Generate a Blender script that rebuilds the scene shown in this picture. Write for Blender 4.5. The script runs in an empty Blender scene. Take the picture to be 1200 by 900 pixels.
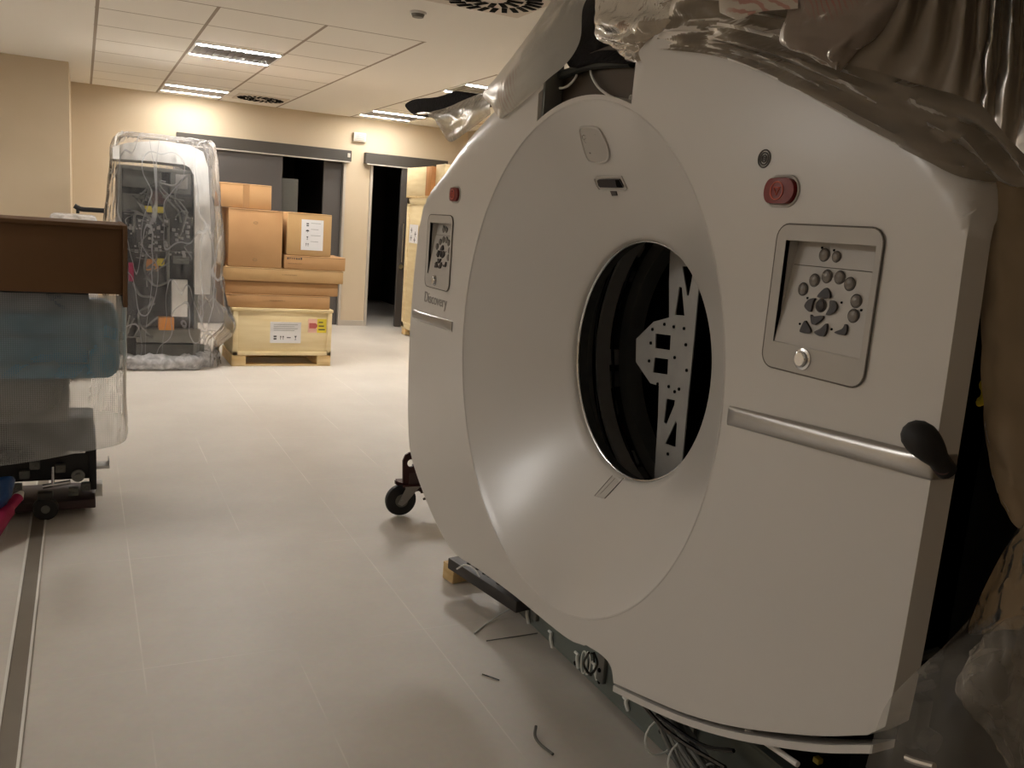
import bpy, bmesh, math, random
import numpy as np
from mathutils import Vector, Matrix, noise
from mathutils.geometry import delaunay_2d_cdt
rnd = random.Random(7)
SC = bpy.context.scene
COL = SC.collection
PI = math.pi

# ---------------------------------------------------------------- camera (metres, z up; room runs along +y)
FPX, EYE = 1025.0, 1.43
YAW, PITCH, ROLL = [math.radians(a) for a in (26.5, -10.2, 4.35)]
fw = Vector((math.sin(YAW)*math.cos(PITCH), math.cos(YAW)*math.cos(PITCH), math.sin(PITCH)))
r0 = Vector((math.cos(YAW), -math.sin(YAW), 0)); u0 = r0.cross(fw)
RT = math.cos(ROLL)*r0 + math.sin(ROLL)*u0
UP = -math.sin(ROLL)*r0 + math.cos(ROLL)*u0
CAMP = Vector((0, 0, EYE))
cam = bpy.data.cameras.new('camera'); cam.sensor_width = 36; cam.lens = FPX/1200*36
cam.clip_start = 0.02; cam.clip_end = 100
co = bpy.data.objects.new('camera', cam); COL.objects.link(co)
co.matrix_world = Matrix((RT, UP, -fw)).transposed().to_4x4(); co.location = CAMP
SC.camera = co
# measured points of the photograph turned into metres on a known plane
def ray(px, py): return RT*((px-600)/FPX) + UP*((450-py)/FPX) + fw
def onx(px, py, X): d = ray(px, py); return CAMP + d*(X/d.x)
def ony(px, py, Y): d = ray(px, py); return CAMP + d*(Y/d.y)
def onz(px, py, Z=0.0): d = ray(px, py); return CAMP + d*((Z-EYE)/d.z)

# ---------------------------------------------------------------- materials
def newmat(name):
    m = bpy.data.materials.new(name); m.use_nodes = True
    nt = m.node_tree; nt.nodes.clear()
    out = nt.nodes.new('ShaderNodeOutputMaterial')
    return m, nt, out
def srgb(r, g, b):
    f = lambda c: (c/255/12.92) if c <= 10 else ((c/255+0.055)/1.055)**2.4
    return (f(r), f(g), f(b), 1)
def pbr(name, col, rough=0.5, metal=0.0, var=0.06, scale=6.0, bump=0.0, bscale=60.0, spec=0.5, coat=0.0, dark=None, stretch=None):
    m, nt, out = newmat(name); N = nt.nodes; L = nt.links
    b = N.new('ShaderNodeBsdfPrincipled')
    tc = N.new('ShaderNodeTexCoord'); mp = N.new('ShaderNodeMapping')
    if stretch: mp.inputs['Scale'].default_value = stretch
    L.new(tc.outputs['Object'], mp.inputs['Vector'])
    nz = N.new('ShaderNodeTexNoise'); nz.inputs['Scale'].default_value = scale; nz.inputs['Detail'].default_value = 5
    L.new(mp.outputs['Vector'], nz.inputs['Vector'])
    c = srgb(*col); d = srgb(*dark) if dark else tuple(x*(1-var*2) for x in c[:3])+(1,)
    mx = N.new('ShaderNodeMix'); mx.data_type = 'RGBA'
    mx.inputs[6].default_value = d; mx.inputs[7].default_value = c
    rmp = N.new('ShaderNodeMapRange'); rmp.inputs[1].default_value = .3; rmp.inputs[2].default_value = .7
    L.new(nz.outputs['Fac'], rmp.inputs[0]); L.new(rmp.outputs[0], mx.inputs[0])
    L.new(mx.outputs[2], b.inputs['Base Color'])
    b.inputs['Roughness'].default_value = rough; b.inputs['Metallic'].default_value = metal
    b.inputs['Specular IOR Level'].default_value = spec; b.inputs['Coat Weight'].default_value = coat
    b.inputs['Coat Roughness'].default_value = .2
    if bump:
        nb = N.new('ShaderNodeTexNoise'); nb.inputs['Scale'].default_value = bscale; nb.inputs['Detail'].default_value = 4
        L.new(mp.outputs['Vector'], nb.inputs['Vector'])
        bp = N.new('ShaderNodeBump'); bp.inputs['Strength'].default_value = bump; bp.inputs['Distance'].default_value = .01
        L.new(nb.outputs['Fac'], bp.inputs['Height']); L.new(bp.outputs['Normal'], b.inputs['Normal'])
    L.new(b.outputs[0], out.inputs[0])
    return m
def emit(name, col, s):
    m, nt, out = newmat(name); e = nt.nodes.new('ShaderNodeEmission')
    e.inputs[0].default_value = (*col, 1); e.inputs[1].default_value = s
    nt.links.new(e.outputs[0], out.inputs[0]); return m
def film(name, col, body=0.35, gloss=0.25, rough=.18, bump=.6, bscale=14.0, detail=6, stretch=(1,1,1), red=False, trans=.5, dots=False, clear=(1,1,1), vb=1.0, crease_glint=0):
    bump *= .35; bscale *= .6; detail = 4; gloss *= .45
    """thin plastic sheeting: partly see-through, partly milky, glossy"""
    m, nt, out = newmat(name); N = nt.nodes; L = nt.links
    tc = N.new('ShaderNodeTexCoord'); mp = N.new('ShaderNodeMapping'); mp.inputs['Scale'].default_value = stretch
    L.new(tc.outputs['Object'], mp.inputs['Vector'])
    nz = N.new('ShaderNodeTexNoise'); nz.inputs['Scale'].default_value = bscale; nz.inputs['Detail'].default_value = detail
    nz.inputs['Distortion'].default_value = .8
    L.new(mp.outputs['Vector'], nz.inputs['Vector'])
    bp = N.new('ShaderNodeBump'); bp.inputs['Strength'].default_value = bump; bp.inputs['Distance'].default_value = .03
    if dots:
        vo = N.new('ShaderNodeTexVoronoi'); vo.inputs['Scale'].default_value = 125; vo.inputs['Randomness'].default_value = 0
        L.new(tc.outputs['Object'], vo.inputs['Vector'])
        mr = N.new('ShaderNodeMapRange'); mr.inputs[1].default_value = .15; mr.inputs[2].default_value = .55; mr.inputs[3].default_value = 1; mr.inputs[4].default_value = 0
        L.new(vo.outputs['Distance'], mr.inputs[0])
        ad = N.new('ShaderNodeMath'); ad.operation = 'MULTIPLY_ADD'; ad.inputs[1].default_value = .25
        L.new(mr.outputs[0], ad.inputs[0]); L.new(nz.outputs['Fac'], ad.inputs[2]); L.new(ad.outputs[0], bp.inputs['Height'])
    else:
        L.new(nz.outputs['Fac'], bp.inputs['Height'])
    df = N.new('ShaderNodeBsdfDiffuse'); tl = N.new('ShaderNodeBsdfTranslucent'); tr = N.new('ShaderNodeBsdfTransparent'); gl = N.new('ShaderNodeBsdfGlossy')
    tr.inputs[0].default_value = (*clear, 1)
    gl.inputs['Roughness'].default_value = rough+.1
    c = srgb(*col)
    df.inputs[0].default_value = c; tl.inputs[0].default_value = c
    if red:  # faded red print on the sheeting
        wv = N.new('ShaderNodeTexWave'); wv.wave_type = 'BANDS'; wv.inputs['Scale'].default_value = red[0]; wv.inputs['Distortion'].default_value = 3
        mp2 = N.new('ShaderNodeMapping'); mp2.inputs['Rotation'].default_value = red[1]
        L.new(tc.outputs['Object'], mp2.inputs['Vector']); L.new(mp2.outputs['Vector'], wv.inputs['Vector'])
        sp = N.new('ShaderNodeVectorMath'); sp.operation = 'DISTANCE'; sp.inputs[1].default_value = red[2]
        L.new(tc.outputs['Object'], sp.inputs[0])
        fa = N.new('ShaderNodeMapRange'); fa.inputs[1].default_value = red[3]*.6; fa.inputs[2].default_value = red[3]; fa.inputs[3].default_value = 1; fa.inputs[4].default_value = 0
        L.new(sp.outputs['Value'], fa.inputs[0])
        st = N.new('ShaderNodeMapRange'); st.inputs[1].default_value = .62; st.inputs[2].default_value = .8
        L.new(wv.outputs['Fac'], st.inputs[0])
        mu = N.new('ShaderNodeMath'); mu.operation = 'MULTIPLY'; L.new(fa.outputs[0], mu.inputs[0]); L.new(st.outputs[0], mu.inputs[1])
        mu2 = N.new('ShaderNodeMath'); mu2.operation = 'MULTIPLY'; mu2.inputs[1].default_value = .6; L.new(mu.outputs[0], mu2.inputs[0])
        mx = N.new('ShaderNodeMix'); mx.data_type = 'RGBA'; mx.inputs[6].default_value = c; mx.inputs[7].default_value = srgb(170, 60, 50)
        L.new(mu2.outputs[0], mx.inputs[0]); L.new(mx.outputs[2], df.inputs[0])
    for n in (df, tl, gl): L.new(bp.outputs['Normal'], n.inputs['Normal'])
    m1 = N.new('ShaderNodeMixShader'); m1.inputs[0].default_value = trans
    L.new(df.outputs[0], m1.inputs[1]); L.new(tl.outputs[0], m1.inputs[2])
    # more milky where wrinkled
    mr2 = N.new('ShaderNodeMapRange'); mr2.inputs[1].default_value = .35; mr2.inputs[2].default_value = .68
    mr2.inputs[3].default_value = max(0, body-.15*vb); mr2.inputs[4].default_value = min(1, body+.2*vb)
    L.new(nz.outputs['Fac'], mr2.inputs[0])
    m2 = N.new('ShaderNodeMixShader'); L.new(mr2.outputs[0], m2.inputs[0])
    if crease_glint:  # milky crease lines that paint in the film's streaky highlights
        for sc_, st_ in ((crease_glint, (1, 1, .16)), (crease_glint*.7, (1, .6, .5))):
            mq = N.new('ShaderNodeMapping'); mq.inputs['Scale'].default_value = st_; mq.inputs['Rotation'].default_value = (0, .5 if st_[2] < .5 else -.6, .3)
            L.new(tc.outputs['Object'], mq.inputs['Vector'])
            cn = N.new('ShaderNodeTexNoise'); cn.inputs['Scale'].default_value = sc_; cn.inputs['Detail'].default_value = 1; cn.inputs['Distortion'].default_value = .1
            L.new(mq.outputs['Vector'], cn.inputs['Vector'])
            sb = N.new('ShaderNodeMath'); sb.operation = 'SUBTRACT'; sb.inputs[1].default_value = .5; L.new(cn.outputs['Fac'], sb.inputs[0])
            ab = N.new('ShaderNodeMath'); ab.operation = 'ABSOLUTE'; L.new(sb.outputs[0], ab.inputs[0])
            cm = N.new('ShaderNodeMapRange'); cm.inputs[1].default_value = 0; cm.inputs[2].default_value = .014; cm.inputs[3].default_value = .42; cm.inputs[4].default_value = 0
            L.new(ab.outputs[0], cm.inputs[0])
            mxx = N.new('ShaderNodeMath'); mxx.operation = 'MAXIMUM'; L.new(cm.outputs[0], mxx.inputs[0]); L.new(m2.inputs[0].links[0].from_socket, mxx.inputs[1])
            L.new(mxx.outputs[0], m2.inputs[0])
    if dots:
        dm = N.new('ShaderNodeMath'); dm.operation = 'MULTIPLY_ADD'; dm.inputs[1].default_value = .2
        L.new(mr.outputs[0], dm.inputs[0]); L.new(mr2.outputs[0], dm.inputs[2]); L.new(dm.outputs[0], m2.inputs[0])
    L.new(tr.outputs[0], m2.inputs[1]); L.new(m1.outputs[0], m2.inputs[2])
    fr = N.new('ShaderNodeLayerWeight'); fr.inputs['Blend'].default_value = gloss
    L.new(bp.outputs['Normal'], fr.inputs['Normal'])
    gl.inputs[0].default_value = (.8, .78, .75, 1)
    m3 = N.new('ShaderNodeMixShader'); L.new(fr.outputs['Fresnel'], m3.inputs[0])
    L.new(m2.outputs[0], m3.inputs[1]); L.new(gl.outputs[0], m3.inputs[2])
    L.new(m3.outputs[0], out.inputs[0]); return m

M = {}
M['shell'] = pbr('scanner_white', (205, 201, 196), .33, var=.012, scale=2, coat=.3)
M['shell2'] = pbr('scanner_panel_grey', (188, 183, 176), .45, var=.02, scale=8)
M['groove'] = pbr('groove_grey', (105, 98, 90), .6)
M['chrome'] = pbr('chrome', (205, 205, 205), .22, 1.0, var=.02)
M['silver'] = pbr('brushed_silver', (176, 174, 172), .3, .9, var=.03, stretch=(4, .3, 40))
M['black'] = pbr('black_plastic', (20, 18, 18), .6, var=.1)
M['black_gloss'] = pbr('black_gloss', (14, 12, 14), .2, var=.1)
M['void'] = pbr('matt_black', (9, 9, 9), .9, var=.1, spec=.1)
M['dark'] = pbr('dark_metal', (58, 58, 54), .45, .3, var=.2, scale=20)
M['darkgrey'] = pbr('dark_grey_paint', (104, 104, 98), .5, .2, var=.12, scale=12)
M['midgrey'] = pbr('grey_metal', (125, 125, 120), .4, .6, var=.1, scale=12)
M['zinc'] = pbr('zinc_plate', (168, 167, 164), .42, .5, var=.07, scale=14)
M['rail'] = pbr('grey_green_steel', (120, 128, 124), .5, .3, var=.08, scale=5)
M['red'] = pbr('red_button', (120, 12, 9), .35, var=.04)
M['redlight'] = pbr('red_emblem', (225, 120, 100), .5, var=.02)
M['btn'] = pbr('button_grey', (120, 112, 104), .35, var=.05, coat=.5)
M['btn_dark'] = pbr('button_charcoal', (46, 38, 38), .5, var=.05)
M['btn_ring'] = pbr('button_rim', (84, 78, 74), .5)
M['white'] = pbr('white_plastic', (232, 230, 226), .5, var=.03)
M['tie'] = pbr('cable_tie', (232, 234, 228), .4, var=.03)
M['brown'] = pbr('brown_panel', (74, 62, 50), .45, .3, var=.1)
M['maroon'] = pbr('maroon_paint', (64, 26, 24), .45, var=.15, scale=20)
M['rubber'] = pbr('black_rubber', (28, 27, 28), .6, var=.1)
M['wood'] = pbr('pale_pine', (226, 200, 150), .65, var=.08, scale=3, stretch=(1, 6, 12), dark=(205, 172, 118))
M['ply'] = pbr('pale_plywood', (232, 214, 172), .6, var=.04, scale=2.5, stretch=(1, 1, 8), dark=(218, 196, 148))
M['pine2'] = pbr('orange_pine', (190, 130, 70), .6, var=.12, scale=5, stretch=(1, 8, 1))
M['card'] = pbr('cardboard', (186, 146, 102), .8, var=.05, scale=3, dark=(176, 134, 92), spec=.2)
M['card2'] = pbr('cardboard_light', (192, 158, 112), .8, var=.05, scale=3, dark=(182, 146, 100), spec=.2)
M['card3'] = pbr('cardboard_shaded', (112, 84, 60), .8, var=.03, scale=3, spec=.2)  # darker copy of the cardboard, shade of the foreground box put into its colour
M['tape'] = pbr('packing_tape', (168, 128, 88), .3, var=.04)
M['paper'] = pbr('paper_label', (228, 226, 226), .6, var=.02)
M['ink'] = pbr('ink', (58, 56, 60), .6)
M['inkfade'] = pbr('faded_ink', (140, 112, 80), .7)
M['yellow'] = pbr('yellow_label', (226, 205, 62), .5, var=.03)
M['orange'] = pbr('orange_label', (226, 150, 70), .5, var=.03)
M['rose'] = pbr('rose_label', (196, 100, 96), .5, var=.03)
M['pinkp'] = pbr('pale_pink_label', (236, 190, 172), .6, var=.03)
M['teal'] = pbr('teal_vinyl', (70, 146, 184), .55, var=.08, scale=4, bump=.15, bscale=20)
M['teal_d'] = pbr('slate_vinyl', (96, 112, 134), .6, var=.08, scale=4)
M['magenta'] = pbr('magenta_fabric', (172, 30, 84), .6, var=.1)
M['blue'] = pbr('blue_film', (20, 70, 130), .4, var=.2)
M['door'] = pbr('dark_grey_door', (78, 73, 70), .5, var=.02, scale=2)
M['head'] = pbr('door_track_grey', (66, 61, 55), .5, var=.02)
M['jamb'] = pbr('aluminium_jamb', (190, 182, 170), .4, .3, var=.03)
M['lamp_off'] = pbr('lamp_louvre', (125, 122, 120), .35, .7, var=.06, scale=40)
M['plaster'] = pbr('plaster', (214, 204, 192), .8, var=.01, spec=.2)
M['foam'] = pbr('black_foam', (30, 27, 28), .9, var=.2, scale=30, bump=.5, bscale=90, spec=.15)
M['lamp'] = emit('lamp_tube', (1.0, .965, .915), 270)
M['lamp_far'] = emit('lamp_tube_far', (1.0, .965, .915), 130)
M['lamp_fill_bay'] = emit('fill_tube_bay', (1.0, .965, .915), 360)
M['lamp_mid'] = emit('lamp_tube_mid', (1.0, .965, .915), 260)
M['lamp_fill_dim'] = emit('fill_tube_dim', (1.0, .965, .915), 25)

def wallmat(name, col, dark):
    return pbr(name, col, .85, var=.02, scale=1.6, bump=.08, bscale=180, spec=.2, dark=dark)
M['wall'] = wallmat('cream_wall', (200, 183, 158), (194, 177, 151))
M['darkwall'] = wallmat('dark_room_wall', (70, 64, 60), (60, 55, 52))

# floor: pale vinyl with welded seams
def floor_mat():
    m, nt, out = newmat('pale_vinyl_floor'); N = nt.nodes; L = nt.links
    b = N.new('ShaderNodeBsdfPrincipled'); tc = N.new('ShaderNodeTexCoord')
    nz = N.new('ShaderNodeTexNoise'); nz.inputs['Scale'].default_value = 1.3; nz.inputs['Detail'].default_value = 8; nz.inputs['Roughness'].default_value = .65
    nf = N.new('ShaderNodeTexNoise'); nf.inputs['Scale'].default_value = 45; nf.inputs['Detail'].default_value = 4
    L.new(tc.outputs['Object'], nz.inputs['Vector']); L.new(tc.outputs['Object'], nf.inputs['Vector'])
    mx = N.new('ShaderNodeMix'); mx.data_type = 'RGBA'; mx.inputs[6].default_value = srgb(196, 188, 178); mx.inputs[7].default_value = srgb(212, 205, 195)
    r = N.new('ShaderNodeMapRange'); r.inputs[1].default_value = .3; r.inputs[2].default_value = .7
    L.new(nz.outputs['Fac'], r.inputs[0]); L.new(r.outputs[0], mx.inputs[0])
    mx2 = N.new('ShaderNodeMix'); mx2.data_type = 'RGBA'; mx2.blend_type = 'MULTIPLY'; mx2.inputs[0].default_value = .12
    L.new(mx.outputs[2], mx2.inputs[6]); L.new(nf.outputs['Color'], mx2.inputs[7])
    sep = N.new('ShaderNodeSeparateXYZ'); L.new(tc.outputs['Object'], sep.inputs[0])
    def line(axis, off, period, hw):
        a = N.new('ShaderNodeMath'); a.operation = 'SUBTRACT'; a.inputs[1].default_value = off; L.new(sep.outputs[axis], a.inputs[0])
        p = N.new('ShaderNodeMath'); p.operation = 'PINGPONG'; p.inputs[1].default_value = period/2
        L.new(a.outputs[0], p.inputs[0])
        c = N.new('ShaderNodeMath'); c.operation = 'LESS_THAN'; c.inputs[1].default_value = hw; L.new(p.outputs[0], c.inputs[0]); return c
    l1 = line(0, .615, .46, .0022); l2 = line(1, .87, .92, .0015)
    mm = N.new('ShaderNodeMath'); mm.operation = 'MAXIMUM'; L.new(l1.outputs[0], mm.inputs[0]); L.new(l2.outputs[0], mm.inputs[1])
    nl = N.new('ShaderNodeTexNoise'); nl.inputs['Scale'].default_value = 2.2; L.new(tc.outputs['Object'], nl.inputs['Vector'])
    rl = N.new('ShaderNodeMapRange'); rl.inputs[1].default_value = .42; rl.inputs[2].default_value = .62; rl.inputs[4].default_value = .5
    L.new(nl.outputs['Fac'], rl.inputs[0])
    ml = N.new('ShaderNodeMath'); ml.operation = 'MULTIPLY'; L.new(mm.outputs[0], ml.inputs[0]); L.new(rl.outputs[0], ml.inputs[1])
    mx3 = N.new('ShaderNodeMix'); mx3.data_type = 'RGBA'; mx3.inputs[7].default_value = srgb(232, 226, 216)
    L.new(ml.outputs[0], mx3.inputs[0]); L.new(mx2.outputs[2], mx3.inputs[6])
    L.new(mx3.outputs[2], b.inputs['Base Color'])
    rr = N.new('ShaderNodeMapRange'); rr.inputs[3].default_value = .38; rr.inputs[4].default_value = .58
    L.new(nz.outputs['Fac'], rr.inputs[0]); L.new(rr.outputs[0], b.inputs['Roughness'])
    bp = N.new('ShaderNodeBump'); bp.inputs['Strength'].default_value = .05; bp.inputs['Distance'].default_value = .004
    L.new(nf.outputs['Fac'], bp.inputs['Height']); L.new(bp.outputs['Normal'], b.inputs['Normal'])
    L.new(b.outputs[0], out.inputs[0]); return m
M['floor'] = floor_mat()
def ceil_mat():
    m, nt, out = newmat('ceiling_tiles'); N = nt.nodes; L = nt.links
    b = N.new('ShaderNodeBsdfPrincipled'); tc = N.new('ShaderNodeTexCoord'); b.inputs['Roughness'].default_value = .85
    b.inputs['Specular IOR Level'].default_value = .2
    sep = N.new('ShaderNodeSeparateXYZ'); L.new(tc.outputs['Object'], sep.inputs[0])
    def math_(op, a, bb=None, c=None):
        n = N.new('ShaderNodeMath'); n.operation = op
        for i, v in enumerate((a, bb, c)):
            if v is None: continue
            if isinstance(v, (int, float)): n.inputs[i].default_value = v
            else: L.new(v, n.inputs[i])
        return n.outputs[0]
    def lines(axis, off, per, hw):
        return math_('LESS_THAN', math_('PINGPONG', math_('SUBTRACT', sep.outputs[axis], off), per/2), hw)
    g = math_('MAXIMUM', lines(0, .10, .67, .011), lines(1, 5.97, .65, .008))
    inA = math_('MULTIPLY', math_('GREATER_THAN', sep.outputs[0], .085), math_('LESS_THAN', sep.outputs[0], 2.125))
    inA = math_('MULTIPLY', inA, math_('GREATER_THAN', sep.outputs[1], 5.96))
    g2 = math_('MAXIMUM', lines(0, 3.02, .67, .011), lines(1, 6.75, .62, .008))
    inB = math_('MULTIPLY', math_('GREATER_THAN', sep.outputs[0], 3.005), math_('GREATER_THAN', sep.outputs[1], 6.74))
    gg = math_('ADD', math_('MULTIPLY', g, inA), math_('MULTIPLY', g2, inB))
    mx = N.new('ShaderNodeMix'); mx.data_type = 'RGBA'; mx.inputs[6].default_value = srgb(236, 232, 224); mx.inputs[7].default_value = srgb(160, 148, 134)
    L.new(gg, mx.inputs[0]); L.new(mx.outputs[2], b.inputs['Base Color'])
    L.new(b.outputs[0], out.inputs[0]); return m
M['ceiling'] = ceil_mat()

M['filmA'] = film('milky_sheeting', (206, 198, 184), body=.95, vb=.2, gloss=.12, rough=.28, bump=.5, bscale=9, red=(26, (0.2, .4, .3), (.0, .0, .0), .13), trans=.25)
M['filmB'] = film('wrinkled_clear_film', (200, 194, 184), body=.62, gloss=.28, rough=.16, bump=.9, bscale=16, trans=.3)
M['filmC'] = film('grey_translucent_film', (138, 127, 112), body=.85, vb=.4, gloss=.2, rough=.2, bump=.9, bscale=7, trans=.35)
M['filmD'] = film('thin_clear_film', (252, 251, 252), body=.13, gloss=.3, rough=.04, bump=1.6, bscale=12, trans=.6, vb=.5, stretch=(1.6, 1.6, .5), crease_glint=4.5)
M['filmE'] = film('puddled_clear_film', (246, 245, 246), body=.55, crease_glint=9, gloss=.25, rough=.14, bump=1.0, bscale=24, trans=.4)
M['bubble'] = film('bubble_wrap', (206, 206, 204), body=.36, gloss=.15, rough=.25, bump=.5, bscale=8, trans=.4, dots=True, vb=.15)
M['bag'] = film('clear_bag', (190, 186, 178), body=.34, gloss=.2, rough=.1, bump=.8, bscale=9, trans=.4)

# ---------------------------------------------------------------- mesh helpers
def link(o, parent=None):
    COL.objects.link(o)
    if parent is not None: o.parent = parent
    return o
def tag(o, label=None, cat=None, group=None, kind=None):
    if label: o['label'] = label
    if cat: o['category'] = cat
    if group: o['group'] = group
    if kind: o['kind'] = kind
    return o
ORG = {}
def empty(name, loc, label, cat, group=None):
    o = bpy.data.objects.new(name, None); link(o); o.location = loc; o.empty_display_size = .1
    ORG[o.name] = Vector(loc)
    return tag(o, label, cat, group)
def obj(name, bm, mat, parent=None, smooth=35, org=None):
    """links a bmesh given in WORLD metres as one object; with a parent its origin sits at the parent's base"""
    o0 = Vector(org) if org is not None else (ORG.get(parent.name, Vector()) if parent is not None else Vector())
    bmesh.ops.recalc_face_normals(bm, faces=bm.faces) if smooth != 'keep' else None
    if o0.length: bmesh.ops.translate(bm, verts=bm.verts, vec=-o0)
    me = bpy.data.meshes.new(name)
    if smooth:
        a = math.radians(35 if smooth == 'keep' else smooth)
        for f in bm.faces: f.smooth = True
        for e in bm.edges:
            if len(e.link_faces) == 2:
                try:
                    if e.calc_face_angle() > a: e.smooth = False
                except ValueError: pass
    bm.to_mesh(me); bm.free()
    mats = mat if isinstance(mat, (list, tuple)) else [mat]
    for m in mats: me.materials.append(m)
    o = bpy.data.objects.new(name, me); link(o, parent)
    ORG[o.name] = o0
    if parent is None: o.location = o0
    elif org is not None: o.location = o0 - ORG[parent.name]
    return o
def BM(): return bmesh.new()
def box(bm, x0, x1, y0, y1, z0, z1, bev=0.0, seg=2, mat=0, M4=None):
    r = bmesh.ops.create_cube(bm, size=1)
    vs = r['verts']
    S = Matrix.Diagonal((abs(x1-x0), abs(y1-y0), abs(z1-z0), 1)); T = Matrix.Translation(((x0+x1)/2, (y0+y1)/2, (z0+z1)/2))
    bmesh.ops.transform(bm, matrix=(M4 @ T @ S) if M4 is not None else T @ S, verts=vs)
    fs = list({f for v in vs for f in v.link_faces})
    for f in fs: f.material_index = mat
    if bev:
        es = list({e for v in vs for e in v.link_edges})
        bmesh.ops.bevel(bm, geom=es, offset=bev, segments=seg, profile=.5, affect='EDGES')
def tube(bm, pts, r, seg=8, mat=0, closed=False, cap=True):
    pts = [Vector(p) for p in pts]; n = len(pts); rings = []
    prev = None
    for i, p in enumerate(pts):
        a = pts[(i-1) % n] if (closed or i > 0) else p; b = pts[(i+1) % n] if (closed or i < n-1) else p
        t = (b-a).normalized() if (b-a).length > 1e-9 else Vector((0, 0, 1))
        if prev is None:
            s = t.cross(Vector((0, 0, 1))); s = s if s.length > .1 else t.cross(Vector((1, 0, 0)))
        else: s = prev - t*prev.dot(t)
        s.normalize(); prev = s; q = t.cross(s)
        rr = r[i] if isinstance(r, (list, tuple)) else r
        rings.append([bm.verts.new(p + (s*math.cos(k*2*PI/seg) + q*math.sin(k*2*PI/seg))*rr) for k in range(seg)])
    m = n if closed else n-1
    for i in range(m):
        A, B = rings[i], rings[(i+1) % n]
        for k in range(seg):
            f = bm.faces.new((A[k], A[(k+1) % seg], B[(k+1) % seg], B[k])); f.material_index = mat
    if cap and not closed:
        for R in (rings[0], rings[-1]):
            f = bm.faces.new(R); f.material_index = mat
def cyl(bm, a, b, r, seg=20, mat=0, r2=None):
    tube(bm, [a, b], [r, r if r2 is None else r2], seg, mat)
def catmull(pts, n=8, closed=False):
    P = [Vector(p) for p in pts]; N = len(P); out = []
    rng = range(N if closed else N-1)
    for i in rng:
        p1, p2 = P[i], P[(i+1) % N]
        p0 = P[(i-1) % N] if (closed or i > 0) else p1*2-p2
        p3 = P[(i+2) % N] if (closed or i < N-2) else p2*2-p1
        for k in range(n):
            t = k/n; t2 = t*t; t3 = t2*t
            out.append(.5*((2*p1) + (p2-p0)*t + (2*p0-5*p1+4*p2-p3)*t2 + (3*p1-p0-3*p2+p3)*t3))
    if not closed: out.append(P[-1])
    return out
def inpoly(x, y, poly):
    c = False; j = len(poly)-1
    for i in range(len(poly)):
        xi, yi = poly[i]; xj, yj = poly[j]
        if (yi > y) != (yj > y) and x < (xj-xi)*(y-yi)/(yj-yi)+xi: c = not c
        j = i
    return c
def edist(x, y, poly):
    m = 9
    for i in range(len(poly)):
        ax, ay = poly[i-1]; bx, by = poly[i]
        dx, dy = bx-ax, by-ay; l = dx*dx+dy*dy
        t = 0 if l < 1e-12 else max(0, min(1, ((x-ax)*dx+(y-ay)*dy)/l))
        d = math.hypot(x-ax-t*dx, y-ay-t*dy)
        if d < m: m = d
    return m
def plate(bm, outer, holes, front, back, extra=(), mat=0, backface=True):
    """flat shape with holes: front(u,v) and back(u,v) give the two skins in metres"""
    vs = []; es = []
    for loop in [outer]+list(holes):
        b = len(vs); vs += [Vector((p[0], p[1])) for p in loop]
        es += [(b+i, b+(i+1) % len(loop)) for i in range(len(loop))]
    vs += [Vector(p) for p in extra]
    r = delaunay_2d_cdt(vs, es, [], 1, 1e-6)
    V, F = r[0], r[2]
    keep = []
    for f in F:
        cx = sum(V[i][0] for i in f)/len(f); cy = sum(V[i][1] for i in f)/len(f)
        if inpoly(cx, cy, outer) and not any(inpoly(cx, cy, h) for h in holes): keep.append(list(f))
    A = [bm.verts.new(front(v[0], v[1])) for v in V]
    B = [bm.verts.new(back(v[0], v[1])) for v in V]
    cnt = {}
    for f in keep:
        g = bm.faces.new([A[i] for i in f]); g.material_index = mat
        if backface: g = bm.faces.new([B[i] for i in reversed(f)]); g.material_index = mat
        for i in range(len(f)):
            k = (f[i], f[(i+1) % len(f)]); cnt[k] = 1
    for (a, b) in cnt:
        if (b, a) not in cnt:
            g = bm.faces.new((A[b], A[a], B[a], B[b])); g.material_index = mat
    bmesh.ops.delete(bm, geom=[v for v in bm.verts if not v.link_faces], context='VERTS')
def rrect(cx, cy, w, h, r, n=6):
    o = []
    for sx, sy, a0 in ((1, 1, 0), (-1, 1, PI/2), (-1, -1, PI), (1, -1, 3*PI/2)):
        for k in range(n+1):
            a = a0+k*PI/2/n; o.append((cx+sx*(w/2-r)+r*math.cos(a), cy+sy*(h/2-r)+r*math.sin(a)))
    return o
def circle(cx, cy, r, n=48): return [(cx+r*math.cos(2*PI*k/n), cy+r*math.sin(2*PI*k/n)) for k in range(n)]
def lathe(bm, prof, axis_o, ax, e1, e2, n=96, mat=0, closed=False):
    """prof: list of (r, along)"""
    rings = []
    for r, a in prof:
        rings.append([bm.verts.new(axis_o + ax*a + (e1*math.cos(2*PI*k/n)+e2*math.sin(2*PI*k/n))*r) for k in range(n)])
    m = len(prof) if closed else len(prof)-1
    for i in range(m):
        A, B = rings[i], rings[(i+1) % len(prof)]
        for k in range(n):
            f = bm.faces.new((A[k], A[(k+1) % n], B[(k+1) % n], B[k])); f.material_index = mat
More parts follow.
